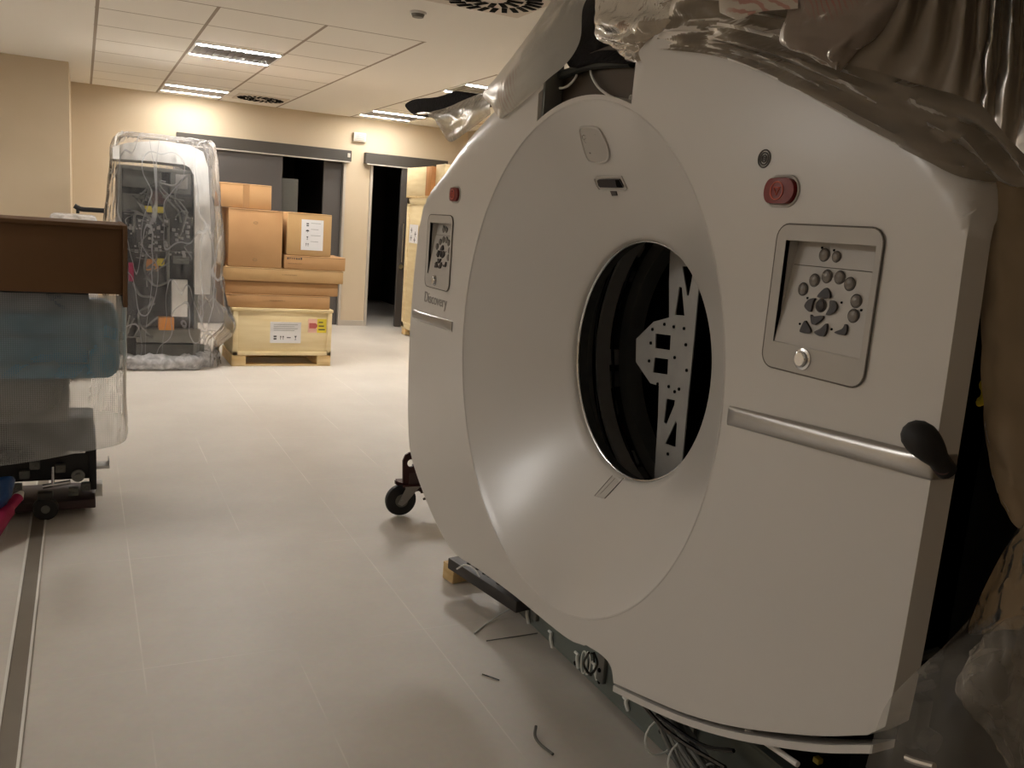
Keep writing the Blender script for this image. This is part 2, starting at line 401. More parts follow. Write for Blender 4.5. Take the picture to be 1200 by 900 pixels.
def patch(name, rows, mat, n=10, amp=.01, freq=6.0, seed=0, parent=None, fold=(1, 1), org=None, thick=0.0, m=None):
    """draped sheet through rows of control points, with crumple folds"""
    m = m or n
    R = [catmull(r, m) for r in rows]
    cols = list(zip(*R)); C2 = [catmull(c, n) for c in cols]   # C2[j][i]
    nu, nv = len(C2), len(C2[0])
    P = [[C2[j][i].copy() for i in range(nv)] for j in range(nu)]
    bm = BM(); V = []
    for j in range(nu):
        row = []
        for i in range(nv):
            a = P[min(j+1, nu-1)][i]-P[max(j-1, 0)][i]; b = P[j][min(i+1, nv-1)]-P[j][max(i-1, 0)]
            nn = a.cross(b); nn = nn.normalized() if nn.length > 1e-12 else Vector((0, 0, 1))
            q = Vector((j/nu*fold[0]*freq*.55, i/nv*fold[1]*freq*.55, seed*3.7))
            d = (1-2*abs(noise.noise(q))) - .6 + .35*(1-2*abs(noise.noise(q*2.1+Vector((5, 1, 2)))))-.15
            edge = min(1, min(i, nv-1-i, j, nu-1-j)/3+.25)
            row.append(bm.verts.new(P[j][i]+nn*d*amp*.6*edge))
        V.append(row)
    for j in range(nu-1):
        for i in range(nv-1):
            bm.faces.new((V[j][i], V[j+1][i], V[j+1][i+1], V[j][i+1]))
    o = obj(name, bm, mat, parent, smooth=70, org=org)
    if thick:
        s = o.modifiers.new('solid', 'SOLIDIFY'); s.thickness = thick
    return o
X, Y, Z = Vector((1, 0, 0)), Vector((0, 1, 0)), Vector((0, 0, 1))

# ================================================================ THE ROOM
CH = 2.62
def struct(name, bm, mat, smooth=0):
    o = obj(name, bm, mat, None, smooth=smooth); o['kind'] = 'structure'; return o
b = BM(); box(b, -6.2, 4.8, -3.2, 15.0, -.1, 0); struct('floor', b, M['floor'])
b = BM(); box(b, -6.2, 4.8, -3.2, 15.0, CH, CH+.1); struct('ceiling', b, M['ceiling'])
# far wall with its two door openings
Y0 = 11.12
def wallpieces(bm, xs, z0, z1, y0=Y0, y1=Y0+.18):
    for a, c in xs: box(bm, a, c, y0, y1, z0, z1)
b = BM(); wallpieces(b, [(-6.2, 1.05), (2.98, 3.30), (4.30, 4.8)], 0, CH)
wallpieces(b, [(1.05, 2.98), (3.30, 4.30)], 2.08, CH); struct('wall_back', b, M['wall'])
b = BM(); box(b, -6.2, -.10, 9.51, Y0, 0, CH); struct('wall_left', b, M['wall'])
b = BM(); box(b, 4.62, 4.8, -3.2, Y0, 0, CH); struct('wall_right', b, M['wall'])
b = BM(); box(b, -6.2, -6.0, -3.2, 9.51, 0, CH); struct('wall_far_left', b, M['wall'])
b = BM(); box(b, -6.2, 4.8, -3.2, -3.0, 0, CH); struct('wall_front', b, M['wall'])
# unlit rooms behind the doors
b = BM()
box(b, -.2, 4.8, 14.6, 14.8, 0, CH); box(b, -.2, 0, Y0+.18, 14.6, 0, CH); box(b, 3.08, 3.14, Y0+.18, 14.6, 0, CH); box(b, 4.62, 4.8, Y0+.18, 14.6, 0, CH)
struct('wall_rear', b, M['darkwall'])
b = BM(); box(b, 2.985, 3.30, Y0-.012, Y0, 0, .07, .002); box(b, -.1, 1.04, Y0-.012, Y0, 0, .07, .002); struct('baseboard_back', b, M['jamb'])
b = BM(); box(b, -6.0, -.10, 9.498, 9.51, 0, .07, .002); struct('baseboard_left', b, M['jamb'])
# recessed rail channel in the floor, running down the room
b = BM(); box(b, -.213, -.165, -3.0, 4.9, -.002, .0025); struct('trim_1', b, pbr('floor_rail_grey', (138, 128, 116), .5, .2, var=.06))
b = BM(); box(b, -.222, -.213, -3, 4.9, 0, .005, .001); box(b, -.165, -.157, -3, 4.9, 0, .005, .001); struct('trim_2', b, pbr('floor_rail_edge', (226, 222, 214), .5))
# ---- door 1: wide opening with a sliding leaf on a head track
def track(x0, x1, name):
    b = BM(); box(b, x0, x1, Y0-.09, Y0, 2.07, 2.205, .006); o = struct(name, b, M['head'])
    b = BM(); box(b, x1-.055, x1-.02, Y0-.096, Y0-.089, 2.12, 2.17, .004); box(b, x0+.02, x1-.02, Y0-.095, Y0-.08, 2.055, 2.07, .002)
    obj('track_bracket', b, M['jamb'], o)
track(.98, 3.03, 'trim_3'); track(3.21, 4.32, 'trim_4')
b = BM(); box(b, .95, 2.19, Y0-.06, Y0-.02, .01, 2.06, .003); d1 = struct('door_1', b, M['door'])
b = BM(); box(b, 2.10, 2.12, Y0-.085, Y0-.06, .85, 1.15, .006); obj('door_handle', b, M['jamb'], d1)
b = BM()
for x0, x1 in ((2.955, 2.985), (1.045, 1.07)): box(b, x0, x1, Y0-.02, Y0+.19, 0, 2.07, .003)
struct('trim_5', b, M['jamb'])
b = BM()
box(b, 3.30, 3.335, Y0-.02, Y0+.19, 0, 2.07, .003); struct('trim_6', b, M['jamb'])
# grey glazed panel seen inside the first opening
b = BM(); box(b, 2.2, 2.40, Y0+.02, Y0+.05, 0, 1.80, .003); struct('door_3', b, pbr('grey_inner_leaf', (86, 84, 78), .4, var=.03))
b = BM(); box(b, 2.72, 2.95, Y0+.05, Y0+.1, 0, 2.07, .003); struct('trim_7', b, M['door'])
# ---- door 2: sliding leaf half open
b = BM(); box(b, 3.70, 4.75, Y0-.075, Y0-.03, .01, 2.06, .003); d2 = struct('door_2', b, M['door'])
b = BM(); cyl(b, (3.745, Y0-.115, .86), (3.745, Y0-.115, 1.36), .010, 10)
for z in (.88, 1.34): cyl(b, (3.745, Y0-.115, z), (3.745, Y0-.07, z), .008, 8)
obj('door_handle', b, M['chrome'], d2)
b = BM(); cyl(b, (3.745, Y0-.09, .80), (3.745, Y0-.07, .80), .032, 20); obj('lock', b, M['chrome'], d2)
# small grey box high on the far wall between the doors
e = empty('wall_detector', (3.13, Y0, 2.34), 'small pale grey wall box above the gap between the two doors', 'wall box')
b = BM(); box(b, 3.055, 3.215, Y0-.05, Y0, 2.325, 2.435, .008); obj('housing', b, M['jamb'], e)
b = BM()
for k in range(5): box(b, 3.075, 3.195, Y0-.053, Y0-.049, 2.34+k*.019, 2.347+k*.019)
obj('grille', b, M['midgrey'], e)

# ---- recessed twin-strip ceiling lights
def ceil_light(x0, y0, label, w=.62, d=.58, lm='lamp'):
    t = empty('ceiling_light', (x0+w/2, y0+d/2, CH), label, 'light', 'twin strip ceiling lights')
    b = BM()
    for a in ((x0-.02, x0+w+.02, y0-.02, y0), (x0-.02, x0+w+.02, y0+d, y0+d+.02), (x0-.02, x0, y0, y0+d), (x0+w, x0+w+.02, y0, y0+d)):
        box(b, a[0], a[1], a[2], a[3], CH-.008, CH-.0005, .001)
    obj('frame', b, M['white'], t)
    b = BM(); box(b, x0, x0+w, y0+.055, y0+d-.055, CH-.012, CH-.004, .002)
    for k in range(1, 12): box(b, x0+w*k/12-.002, x0+w*k/12+.002, y0+.06, y0+d-.06, CH-.016, CH-.012)
    obj('louvre', b, M['lamp_off'], t)
    for yy in (y0, y0+d-.05):
        b = BM(); box(b, x0+.004, x0+w-.004, yy+.003, yy+.047, CH-.010, CH-.003, .002)
        obj('tube', b, M[lm], t)
ceil_light(.80, 7.37, 'lit twin strip ceiling light nearest the camera, above the tiled grid')
ceil_light(.80, 10.2, 'lit twin strip ceiling light close to the far wall above the wrapped rack', lm='lamp_far')
ceil_light(3.03, 7.37, 'lit twin strip ceiling light half hidden behind the scanner sheeting')
ceil_light(3.03, 10.15, 'lit twin strip ceiling light above the right hand far doorway', lm='lamp_far')
ceil_light(-2.82, 3.46, 'lit twin strip ceiling light over the left bay of the room', lm='lamp_mid')
ceil_light(-4.6, 6.6, 'added unseen twin strip fill light over the left bay, farther back', lm='lamp_fill_bay')  # unseen fixture added to light the cabinet front and scanner face
ceil_light(-3.3, .4, 'added unseen twin strip fill light over the left bay, beside the camera', lm='lamp_fill_dim')  # unseen dim fixture added as fill for the near floor
# ---- swirl air diffusers
def vent(cx, cy, s, label):
    t = empty('ceiling_vent', (cx, cy, CH), label, 'air vent', 'square swirl air diffusers in the ceiling')
    b = BM(); box(b, cx-s, cx+s, cy-s, cy+s, CH-.010, CH-.0005, .002); obj('plate', b, M['plaster'], t)
    for ring, (ra, rb, n) in enumerate(((.26, .56, 12), (.62, .93, 24))):
        for k in range(n):
            if k >= 24: break
            a = 2*PI*k/n
            c, s_ = math.cos(a), math.sin(a)
            b = BM()
            R = Matrix.Translation((cx, cy, CH-.013)) @ Matrix.Rotation(a, 4, 'Z') @ Matrix.Translation(((ra+rb)/2*s, s*.05, 0)) @ Matrix.Rotation(.35, 4, 'Z')
            box(b, -(rb-ra)/2*s, (rb-ra)/2*s, -.016*s/.3, .016*s/.3, -.002, .002, 0, M4=R)
            obj('slot', b, M['void'], t, smooth=0)
vent(1.98, 4.55, .29, 'square ceiling vent with radial slots directly at the top edge of the photo')
vent(1.80, 10.42, .27, 'square ceiling vent with radial slots near the far wall')
t = empty('smoke_detector', (1.78, 5.17, CH), 'small round grey detector on the plain ceiling strip', 'detector')
b = BM(); cyl(b, (1.78, 5.17, CH-.012), (1.78, 5.17, CH), .05, 24); obj('base', b, M['white'], t)
b = BM(); cyl(b, (1.78, 5.17, CH-.03), (1.78, 5.17, CH-.012), .032, 24, r2=.04); obj('sensor', b, M['midgrey'], t)

# ================================================================ THE SCANNER
GX, GY, GZ = 1.19, 2.10, 1.07            # face plane, bore axis
def G(u, v, w=0.0): return Vector((GX-w, GY-u, v))
AXO = Vector((GX, GY, GZ))
scan = empty('ct_scanner', (1.8, GY, 0), 'large white ring shaped medical scanner with a wide funnel bore filling the right half', 'scanner')
seg1 = catmull([Vector((-.255, 1.89, 0)), Vector((-.42, 1.885, 0)), Vector((-.66, 1.82, 0)), Vector((-.92, 1.71, 0)), Vector((-1.12, 1.56, 0)), Vector((-1.215, 1.36, 0)), Vector((-1.25, 1.07, 0)), Vector((-1.245, .84, 0)), Vector((-1.21, .60, 0)), Vector((-1.14, .47, 0)), Vector((-.91, .335, 0)), Vector((-.68, .262, 0)), Vector((-.44, .282, 0)), Vector((-.18, .305, 0)), Vector((.15, .322, 0)), Vector((.26, .345, 0))], 6)
seg2 = catmull([Vector((.27, .352, 0)), Vector((.35, .362, 0)), Vector((.395, .352, 0)), Vector((.412, .318, 0))], 4)
seg3 = catmull([Vector((.425, .322, 0)), Vector((.55, .355, 0)), Vector((.70, .398, 0)), Vector((.86, .46, 0)), Vector((1.05, .555, 0)), Vector((1.165, .625, 0))], 5)
seg4 = catmull([Vector((1.197, .66, 0)), Vector((1.203, .80, 0)), Vector((1.205, 1.12, 0)), Vector((1.20, 1.40, 0)), Vector((1.19, 1.55, 0)), Vector((1.145, 1.67, 0)), Vector((1.03, 1.77, 0)), Vector((.86, 1.86, 0)), Vector((.60, 1.93, 0)), Vector((.40, 1.96, 0)), Vector((.24, 1.965, 0))], 6)
outl = [(p.x, p.y) for p in seg1+seg2+seg3+seg4]
a0 = math.acos(.24/.712); a1 = PI-math.acos(.255/.712)
outl += [(.712*math.cos(a0+(a1-a0)*k/20), GZ+.712*math.sin(a0+(a1-a0)*k/20)) for k in range(21)]
notchless = [(p.x, p.y) for p in seg1+seg2+seg3+seg4]
def odist(x, y):
    m = 9
    for i in range(1, len(notchless)):
        ax, ay = notchless[i-1]; bx, by = notchless[i]; dx, dy = bx-ax, by-ay; l = dx*dx+dy*dy
        t = 0 if l < 1e-12 else max(0, min(1, ((x-ax)*dx+(y-ay)*dy)/l))
        m = min(m, math.hypot(x-ax-t*dx, y-ay-t*dy))
    return m
def facew(u, v):
    d = odist(u, v)
    s = max(0, min(1, (v-1.47)/.16)); s = s*s*(3-2*s)
    if u*u+(v-GZ)**2 < .80**2: s *= max(0, min(1, (math.hypot(u, v-GZ)-.74)/.06))
    fr = .0005+.11*s
    if d >= fr: return 0.0
    return -(fr-math.sqrt(max(0, fr*fr-(fr-d)**2)))
PC = ((.925, 1.337), (-.975, 1.315))     # control panel centres
holes = [circle(0, GZ, .696, 120)] + [rrect(c[0], c[1], .252, .272, .028) for c in PC]
extra = []
n = 0
for i in range(-32, 32):
    for j in range(5, 50):
        u, v = i*.04+.011, j*.04+.013
        if inpoly(u, v, outl) and edist(u, v, outl) > .02 and all(edist(u, v, h) > .015 for h in holes): extra.append((u, v))
for k in range(0, len(outl)):            # extra rings of points inside the rounded edge
    ax, ay = outl[k-1]; bx, by = outl[k]; l = math.hypot(bx-ax, by-ay)
    if l < 1e-5: continue
    nx, ny = -(by-ay)/l, (bx-ax)/l
    mx_, my_ = (ax+bx)/2, (ay+by)/2
    if not inpoly(mx_+nx*.004, my_+ny*.004, outl): nx, ny = -nx, -ny
    for dd in (.003, .007, .013, .03, .05, .075, .10):
        u, v = mx_+nx*dd, my_+ny*dd
        if dd > .013 and v < 1.45: continue
        if inpoly(u, v, outl) and edist(u, v, outl) > dd*.8 and all(edist(u, v, h) > .01 for h in holes): extra.append((u, v))
b = BM()
plate(b, outl, holes, lambda u, v: G(u, v, facew(u, v)), lambda u, v: G(u, v, facew(u, v)-.055 if edist(u, v, outl) < .001 else -.03-.03), extra, backface=False)
obj('front_cover', b, M['shell'], scan, smooth=50)
# funnel
def fprof(t): return .70-.35*t, -(.215*t+.035*t*t+.008*math.sin(PI*t))    # t 0..1 -> radius, w
prof = [(.704, -.012), (.703, -.002), (.699, .001)] + [fprof(k/28) for k in range(1, 27)] + [(.356, -.243), (.351, -.252), (.350, -.262)]
b = BM(); lathe(b, prof, AXO, -X, Y, Z, 160); obj('funnel', b, M['shell'], scan, smooth=50)
def onfun(px, py, lift=.002):
    lo, hi = 1.19, 1.46
    def g(x):
        p = onx(px, py, x); r = math.hypot(p.y-GY, p.z-GZ); t = (.70-r)/.35
        w = fprof(max(0, min(1, t)))[1]; return (GX-w)-x
    for _ in range(40):
        mid = (lo+hi)/2
        if g(mid) > 0: lo = mid
        else: hi = mid
    p = onx(px, py, lo)
    rad = Vector((0, p.y-GY, p.z-GZ)).normalized()
    return p + (Vector((-1, 0, 0))*.82 - rad*.55)*lift
b = BM(); tube(b, [AXO + X*.262 + (Y*math.cos(2*PI*k/120)+Z*math.sin(2*PI*k/120))*.3475 for k in range(120)], .0045, 8, closed=True)
obj('bore_ring', b, M['chrome'], scan)
b = BM(); lathe(b, [(.352, -.262), (.352, -.30), (.375, -.30), (.375, -.262)], AXO, -X, Y, Z, 96, closed=True); obj('bore_sleeve', b, M['dark'], scan)
# shallow shut lines: where the funnel meets the cover
# silver bands
def band(name, pts, hw, bulge):
    b = BM(); P = catmull(pts, 10); rows = []
    for i, p in enumerate(P):
        a = P[max(i-1, 0)]; c = P[min(i+1, len(P)-1)]; t = (c-a).normalized(); nn = t.cross(Z).normalized()
        if nn.x > 0 and abs(nn.x) > abs(nn.y): nn = -nn
        if abs(nn.y) >= abs(nn.x) and nn.y > 0: nn = -nn
        bb = bulge*(.3+1.0*math.sin(PI*min(1, i/len(P)*1.15))**2)
        rows.append([b.verts.new(p+Z*(hw*math.cos(q))+nn*(bb*math.sin(q)**.6)) for q in [PI*k/8 for k in range(9)]])
    for i in range(len(rows)-1):
        for k in range(8): b.faces.new((rows[i][k], rows[i+1][k], rows[i+1][k+1], rows[i][k+1]))
    for R in (rows[0], rows[-1]): b.faces.new(R)
    return obj(name, b, M['silver'], scan, smooth=50)
band('trim_band', [G(.722, 1.081, .0), G(.742, 1.083, .0), G(.95, 1.095, .001), G(1.12, 1.104, .001), G(1.195, 1.108, .001), G(1.2065, 1.109, -.006), G(1.2065, 1.108, -.05)], .0205, .010)
band('trim_band', [G(-1.25, 1.054, -.004), G(-1.15, 1.055, .001), G(-.95, 1.058, .001), G(-.80, 1.060, .001)], .0195, .009)
# emergency stop buttons
def estop(u, v):
    b = BM(); o = rrect(u, v, .080, .047, .023, 8)
    plate(b, o, [], lambda a, c: G(a, c, .010+.004*(1-((a-u)/.040)**2)), lambda a, c: G(a, c, -.004), rrect(u, v, .05, .026, .012, 5))
    s = obj('emergency_button', b, M['red'], scan); s['label'] = 'red emergency stop button'
    b = BM(); tube(b, [G(a, c, .001) for a, c in rrect(u, v, .088, .055, .027, 8)], .0028, 6, closed=True); obj('surround', b, M['shell2'], s)
    b = BM(); tube(b, [G(a, c, .0145) for a, c in circle(u, v, .0165, 24)], .0012, 5, closed=True)
    tube(b, [G(u-.008, v+.006, .0145), G(u, v-.008, .0145), G(u+.008, v+.006, .0145), G(u-.008, v+.006, .0145)], .0011, 5)
    obj('emblem', b, M['redlight'], s)
estop(GY-1.306, 1.533); estop(GY-2.945, 1.525)
# round intercom grille
u, v = GY-1.366, 1.595
b = BM()
for r_ in (.0165, .0115, .0065): tube(b, [G(a, c, .001) for a, c in circle(u, v, r_, 28)], .0016, 6, closed=True)
cyl(b, G(u, v, -.002), G(u, v, .002), .0035, 12)
obj('intercom_grille', b, M['btn_ring'], scan)
# control panels
RPX = [ (x/7.5+930, y/7.5+280, k) for x, y, k in [
 (240, 140, 'c'), (347, 155, 'c2'), (90, 443, 'c'), (180, 365, 'c'), (285, 330, 'c'), (396, 340, 'c'), (490, 398, 'c'), (562, 548, 'c'), (552, 678, 'c'), (262, 590, 'k')]]
SHP = [[(300, 430), (342, 515), (262, 520), (232, 500)], [(210, 522), (198, 560), (188, 640), (150, 620), (130, 585), (160, 535)], [(345, 545), (385, 550), (410, 600), (385, 650), (325, 668), (345, 610)],
       [(192, 668), (215, 682), (295, 676), (292, 710), (235, 755), (205, 735)], [(145, 722), (165, 740), (205, 800), (195, 828), (122, 820), (118, 790)], [(335, 745), (345, 790), (330, 850), (290, 855), (240, 820), (290, 790)], [(500, 750), (518, 780), (505, 845), (425, 830), (425, 815), (480, 790)]]
DOT = [(212, 74), (318, 97), (135, 520), (435, 560), (613, 627), (95, 748), (375, 795)]
def panel(cu, cv):
    def PT(a, c, w): return G(cu+a, cv+c, w)
    KT, KB = .106, -.085           # recess from top to bottom (a in -.112 .. .100)
    AL, AR = -.100, .112
    def kw(c): return -.030*(c-KB)/(KT-KB) + .002
    b = BM(); plate(b, rrect(0, 0, .249, .269, .027), [[(AL, KB), (AR, KB), (AR, KT), (AL, KT)]], lambda a, c: PT(a, c, .004), lambda a, c: PT(a, c, -.006))
    p = obj('control_panel', b, M['shell2'], scan)
    b = BM()
    def quad(q): b.faces.new([b.verts.new(x) for x in q])
    quad([PT(AL, KB, kw(KB)), PT(AR, KB, kw(KB)), PT(AR, KT, kw(KT)), PT(AL, KT, kw(KT))])
    quad([PT(AL, KB, .004), PT(AL, KB, kw(KB)), PT(AL, KT, kw(KT)), PT(AL, KT, .004)])
    quad([PT(AR, KB, .004), PT(AR, KB, kw(KB)), PT(AR, KT, kw(KT)), PT(AR, KT, .004)])
    quad([PT(AL, KT, .004), PT(AR, KT, .004), PT(AR, KT, kw(KT)), PT(AL, KT, kw(KT))])
    quad([PT(AL, KB, .004), PT(AR, KB, .004), PT(AR, KB, kw(KB)), PT(AL, KB, kw(KB))])
    obj('keypad_recess', b, M['shell2'], p, smooth=0)
    b = BM(); tube(b, [PT(a, c, .003) for a, c in rrect(0, 0, .251, .271, .028)], .0018, 6, closed=True)
    tube(b, [PT(a, .062, kw(.062)+.0008) for a in (AL+.004, AR-.012)], .0007, 5)
    obj('shut_line', b, M['groove'], p)
    def loc(x, y):
        q = onx(x, y, 1.205); return (GY-q.y)-PC[0][0], q.z-PC[0][1]
    for x, y, k in RPX:
        a, c = loc(x, y); r_ = .0115 if k != 'c2' else .0095
        b = BM(); prof = [(0.0001, .006), (r_*.5, .0055), (r_*.85, .0035), (r_, 0)]
        o = PT(a, c, kw(c)); lathe(b, prof, o, -X, Y, Z, 20); obj('button', b, M['btn_dark'] if k == 'k' else M['btn'], p, smooth=25)
        b = BM(); tube(b, [o+(Y*math.cos(2*PI*q/20)+Z*math.sin(2*PI*q/20))*r_-X*.001 for q in range(20)], .0015, 5, closed=True); obj('button_rim', b, M['btn_ring'], p)
    for poly in SHP:
        L_ = [loc(930+x/7.5, 280+y/7.5) for x, y in poly]
        L_ = [(q.x, q.y) for q in catmull([Vector((a, c, 0)) for a, c in L_], 4, True)]
        b = BM(); plate(b, L_, [], lambda a, c: PT(a, c, kw(c)+.005), lambda a, c: PT(a, c, kw(c)-.001)); obj('button', b, M['btn_dark'], p)
    for x, y in DOT:
        a, c = loc(930+x/7.5, 280+y/7.5); o = PT(a, c, kw(c)); b = BM(); cyl(b, o+X*.001, o-X*.0015, .0022, 10); obj('indicator', b, M['void'], p)
    a, c = loc(950, 421); a *= 1; o = PT(a, c, .004)
    b = BM(); lathe(b, [(0.0001, .010), (.012, .010), (.0145, .0085), (.015, .004), (.020, .003), (.0205, 0)], o, -X, Y, Z, 28); k = obj('rotary_knob', b, M['chrome'], p, smooth=25)
for c in PC: panel(*c)
# oval display and laser window on the funnel
def funplate(name, px, mat, lift, parent=scan, smooth=True, base=-.002):
    P = catmull([Vector((x, y, 0)) for x, y in px], 5, True) if smooth else [Vector((x, y, 0)) for x, y in px]
    b = BM(); o = [(q.x, q.y) for q in P]
    plate(b, o, [], lambda x, y: onfun(x, y, lift), lambda x, y: onfun(x, y, base))
    return obj(name, b, mat, parent)
ovp = [(680, 152), (688, 148.5), (701, 150), (707, 158), (713, 172), (713, 186), (704, 190), (692, 188.5), (686, 178)]
ov = funplate('gantry_display', ovp, M['shell2'], .003)
b = BM(); tube(b, [onfun(p.x, p.y, .003) for p in catmull([Vector((x, y, 0)) for x, y in ovp], 5, True)], .0032, 8, closed=True); obj('display_frame', b, M['shell'], ov)
b = BM()
for x, y in ((685.5, 160), (688, 164), (698, 159), (699, 163)): tube(b, [onfun(x+2.0*math.cos(k), y+2.6*math.sin(k), .0035) for k in [2*PI*j/10 for j in range(10)]], .0008, 4, closed=True)
tube(b, [onfun(692.3, 178, .004), onfun(693.6, 179, .004)], .002, 6); obj('display_marks', b, M['groove'], ov)
lw = funplate('laser_window', [(700.5, 211), (702, 210), (727, 209.5), (731.5, 218), (731, 219.5), (704, 219), (702, 217)], M['btn_dark'], .0035, smooth=False)
funplate('window_half', [(719.5, 210), (726.5, 210.2), (730.8, 218.6), (720, 218.8)], M['void'], .0045, lw, smooth=False)
b = BM(); tube(b, [onfun(x, y, .002) for x, y in [(697, 209), (700, 206.5), (729, 206.5), (735, 220), (733, 223), (703, 222), (699, 217)]], .0022, 6, closed=True); obj('window_frame', b, M['shell'], lw)
funplate('sensor', [(715.5, 222.5), (722, 222.5), (724, 228.5), (718, 229)], M['btn_ring'], .0035, lw, smooth=False)
stk = funplate('paper_strip', [(697, 581.5), (718, 557.5), (731.5, 560.5), (709, 584.5)], M['shell2'], .0012, smooth=False)
b = BM(); tube(b, [onfun(x, y, .0018) for x, y in [(697, 581.5), (718, 557.5)]], .0009, 4); tube(b, [onfun(x, y, .0018) for x, y in [(709, 584.5), (731.5, 560.5)]], .0011, 4); tube(b, [onfun(x, y, .0018) for x, y in [(704, 579), (721, 561)]], .0006, 4)
obj('strip_edge', b, M['groove'], stk)
# lettering under the left control panel
cu = bpy.data.curves.new('lettering', 'FONT'); cu.body = 'Discovery'; cu.size = .058; cu.extrude = .0006; cu.align_x = 'CENTER'
to = bpy.data.objects.new('tmp', cu); COL.objects.link(to)
dg = bpy.context.evaluated_depsgraph_get(); me = bpy.data.meshes.new_from_object(to.evaluated_get(dg)); bpy.data.objects.remove(to)
me.transform(Matrix(((0, 0, -1, 0), (-1, 0, 0, 0), (0, 1, 0, 0), (0, 0, 0, 1)))); me.transform(Matrix.Translation(G(-.985, 1.118, .001)-ORG[scan.name]))
me.materials.clear(); me.materials.append(pbr('lettering_grey', (150, 145, 140), .5))
o = bpy.data.objects.new('lettering', me); link(o, scan); o['label'] = 'grey word lettering below the left control panel'
# black latch lever on the near edge
b = BM(); P = catmull([onx(1072, 509, 1.150), onx(1079, 514, 1.138), onx(1092, 529, 1.15), onx(1103, 543, 1.17), onx(1109, 551, 1.185)], 6)
tube(b, P, [.016+.011*math.sin(PI*min(1, (k/len(P))*1.35+.15))*(1-.25*k/len(P)) for k in range(len(P))], 14)
lv = obj('latch_lever', b, M['black'], scan, smooth=60); lv['label'] = 'black latch lever'
b = BM(); cyl(b, onx(1103, 547, 1.20), onx(1103, 547, 1.165), .013, 14); obj('pivot', b, M['maroon'], lv)
# inner frame behind the cover
b = BM(); io = [(u*.965, GZ+(v-GZ)*.955) for u, v in outl if not (abs(u) < .30 and v > 1.6)]
plate(b, io, [circle(0, GZ, .64, 60)], lambda u, v: G(u, v, -.085), lambda u, v: G(u, v, -.10)); obj('inner_frame', b, M['void'], scan)
b = BM(); pn = [(-.36, 1.70), (.32, 1.70), (.32, 1.90), (.10, 1.925), (-.1, 1.915), (-.36, 1.86)]
plate(b, pn, [], lambda u, v: G(u, v, -.072), lambda u, v: G(u, v, -.083)); obj('inner_panel', b, M['brown'], scan)
b = BM(); box(b, 1.19+.012, 1.19+.07, GY+.243, GY+.256, 1.73, 1.90, .002); obj('opening_post', b, M['midgrey'], scan)
b = BM()
tube(b, catmull([onx(676, 80, 1.26), onx(675, 90, 1.25), onx(665, 101, 1.25), onx(655, 103, 1.25), onx(644, 97, 1.26)], 6), .0035, 7)
obj('cable', b, M['white'], scan); b = BM()
tube(b, catmull([onx(692.5, 76, 1.26), onx(693, 88, 1.25), onx(701, 102, 1.245), onx(712, 111, 1.245), onx(719, 114.5, 1.25)], 6), .0035, 7)
obj('cable', b, M['white'], scan); b = BM()
tube(b, catmull([onx(737, 118, 1.24), onx(738, 113, 1.235), onx(740, 112, 1.235), onx(739, 117, 1.24)], 4), .0018, 6)
obj('cable', b, M['white'], scan)
b = BM(); tube(b, catmull([onx(x, y, 1.25) for x, y in [(634, 101), (650, 91), (670, 84), (690, 77), (715, 74), (741, 73)]], 5), .013, 10); obj('edge_seal', b, pbr('dark_green_seal', (40, 44, 40), .5), scan)
# machinery seen through the bore
def ringpart(name, r0_, r1_, w0, w1, mat, n=96, cz=0.0):
    b = BM(); lathe(b, [(r0_, w0), (r1_, w0), (r1_, w1), (r0_, w1)], AXO+Z*cz, -X, Y, Z, n, closed=True); return obj(name, b, mat, scan, smooth=40)
ringpart('rotor_ring', .485, .515, -.36, -.40, M['midgrey'])
ringpart('rotor_ring', .452, .462, -.40, -.45, M['zinc'])
ringpart('rotor_ring', .50, .598, -.54, -.58, M['dark'])
ringpart('detector_ring', .42, .47, -.50, -.56, M['midgrey'])
ringpart('stator_ring', .60, .95, -.30, -.34, M['void'])
b = BM(); lathe(b, [(.40, -.60), (.40, -1.12), (1.0, -1.12), (1.0, -.34), (.60, -.34), (.60, -.60)], AXO, -X, Y, Z, 64, closed=True); obj('rear_body', b, M['void'], scan)
b = BM(); lathe(b, [(.0001, -1.02), (.42, -1.02)], AXO, -X, Y, Z, 48); obj('bore_blackout', b, M['void'], scan)  # black disc added across the open bore to keep it dark
# small units on the rotor
rr_ = random.Random(3)
for k in range(15):
    a = math.radians(-70+k*10.5+rr_.uniform(-2, 2)); rad = .55+rr_.uniform(-.02, .02)
    c_ = AXO + Y*(rad*math.cos(a)) + Z*(rad*math.sin(a)) + X*.50
    b = BM(); R4 = Matrix.Translation(c_) @ Matrix.Rotation(a, 4, 'X')
    box(b, -.02, .02, -.035, .035, -.02-.01*rr_.random(), .02+.012*rr_.random(), .004, M4=R4)
    for s in (-1, 1): cyl(b, R4 @ Vector((-.021, s*.02, 0)), R4 @ Vector((-.03, s*.02, 0)), .005, 8)
    obj('rotor_module', b, (M['darkgrey'], M['midgrey'], M['zinc'], M['maroon'])[k % 4], scan)
b = BM()
for rad, w in ((.575, -.47), (.525, -.475), (.50, -.49)):
    tube(b, [AXO+X*(-w+.0)+Y*((rad+.008*math.sin(k*.7))*math.cos(math.radians(-75+k*4)))+Z*((rad+.008*math.sin(k*.7))*math.sin(math.radians(-75+k*4))) for k in range(38)], .006, 6)
obj('wiring_loom', b, M['black_gloss'], scan)
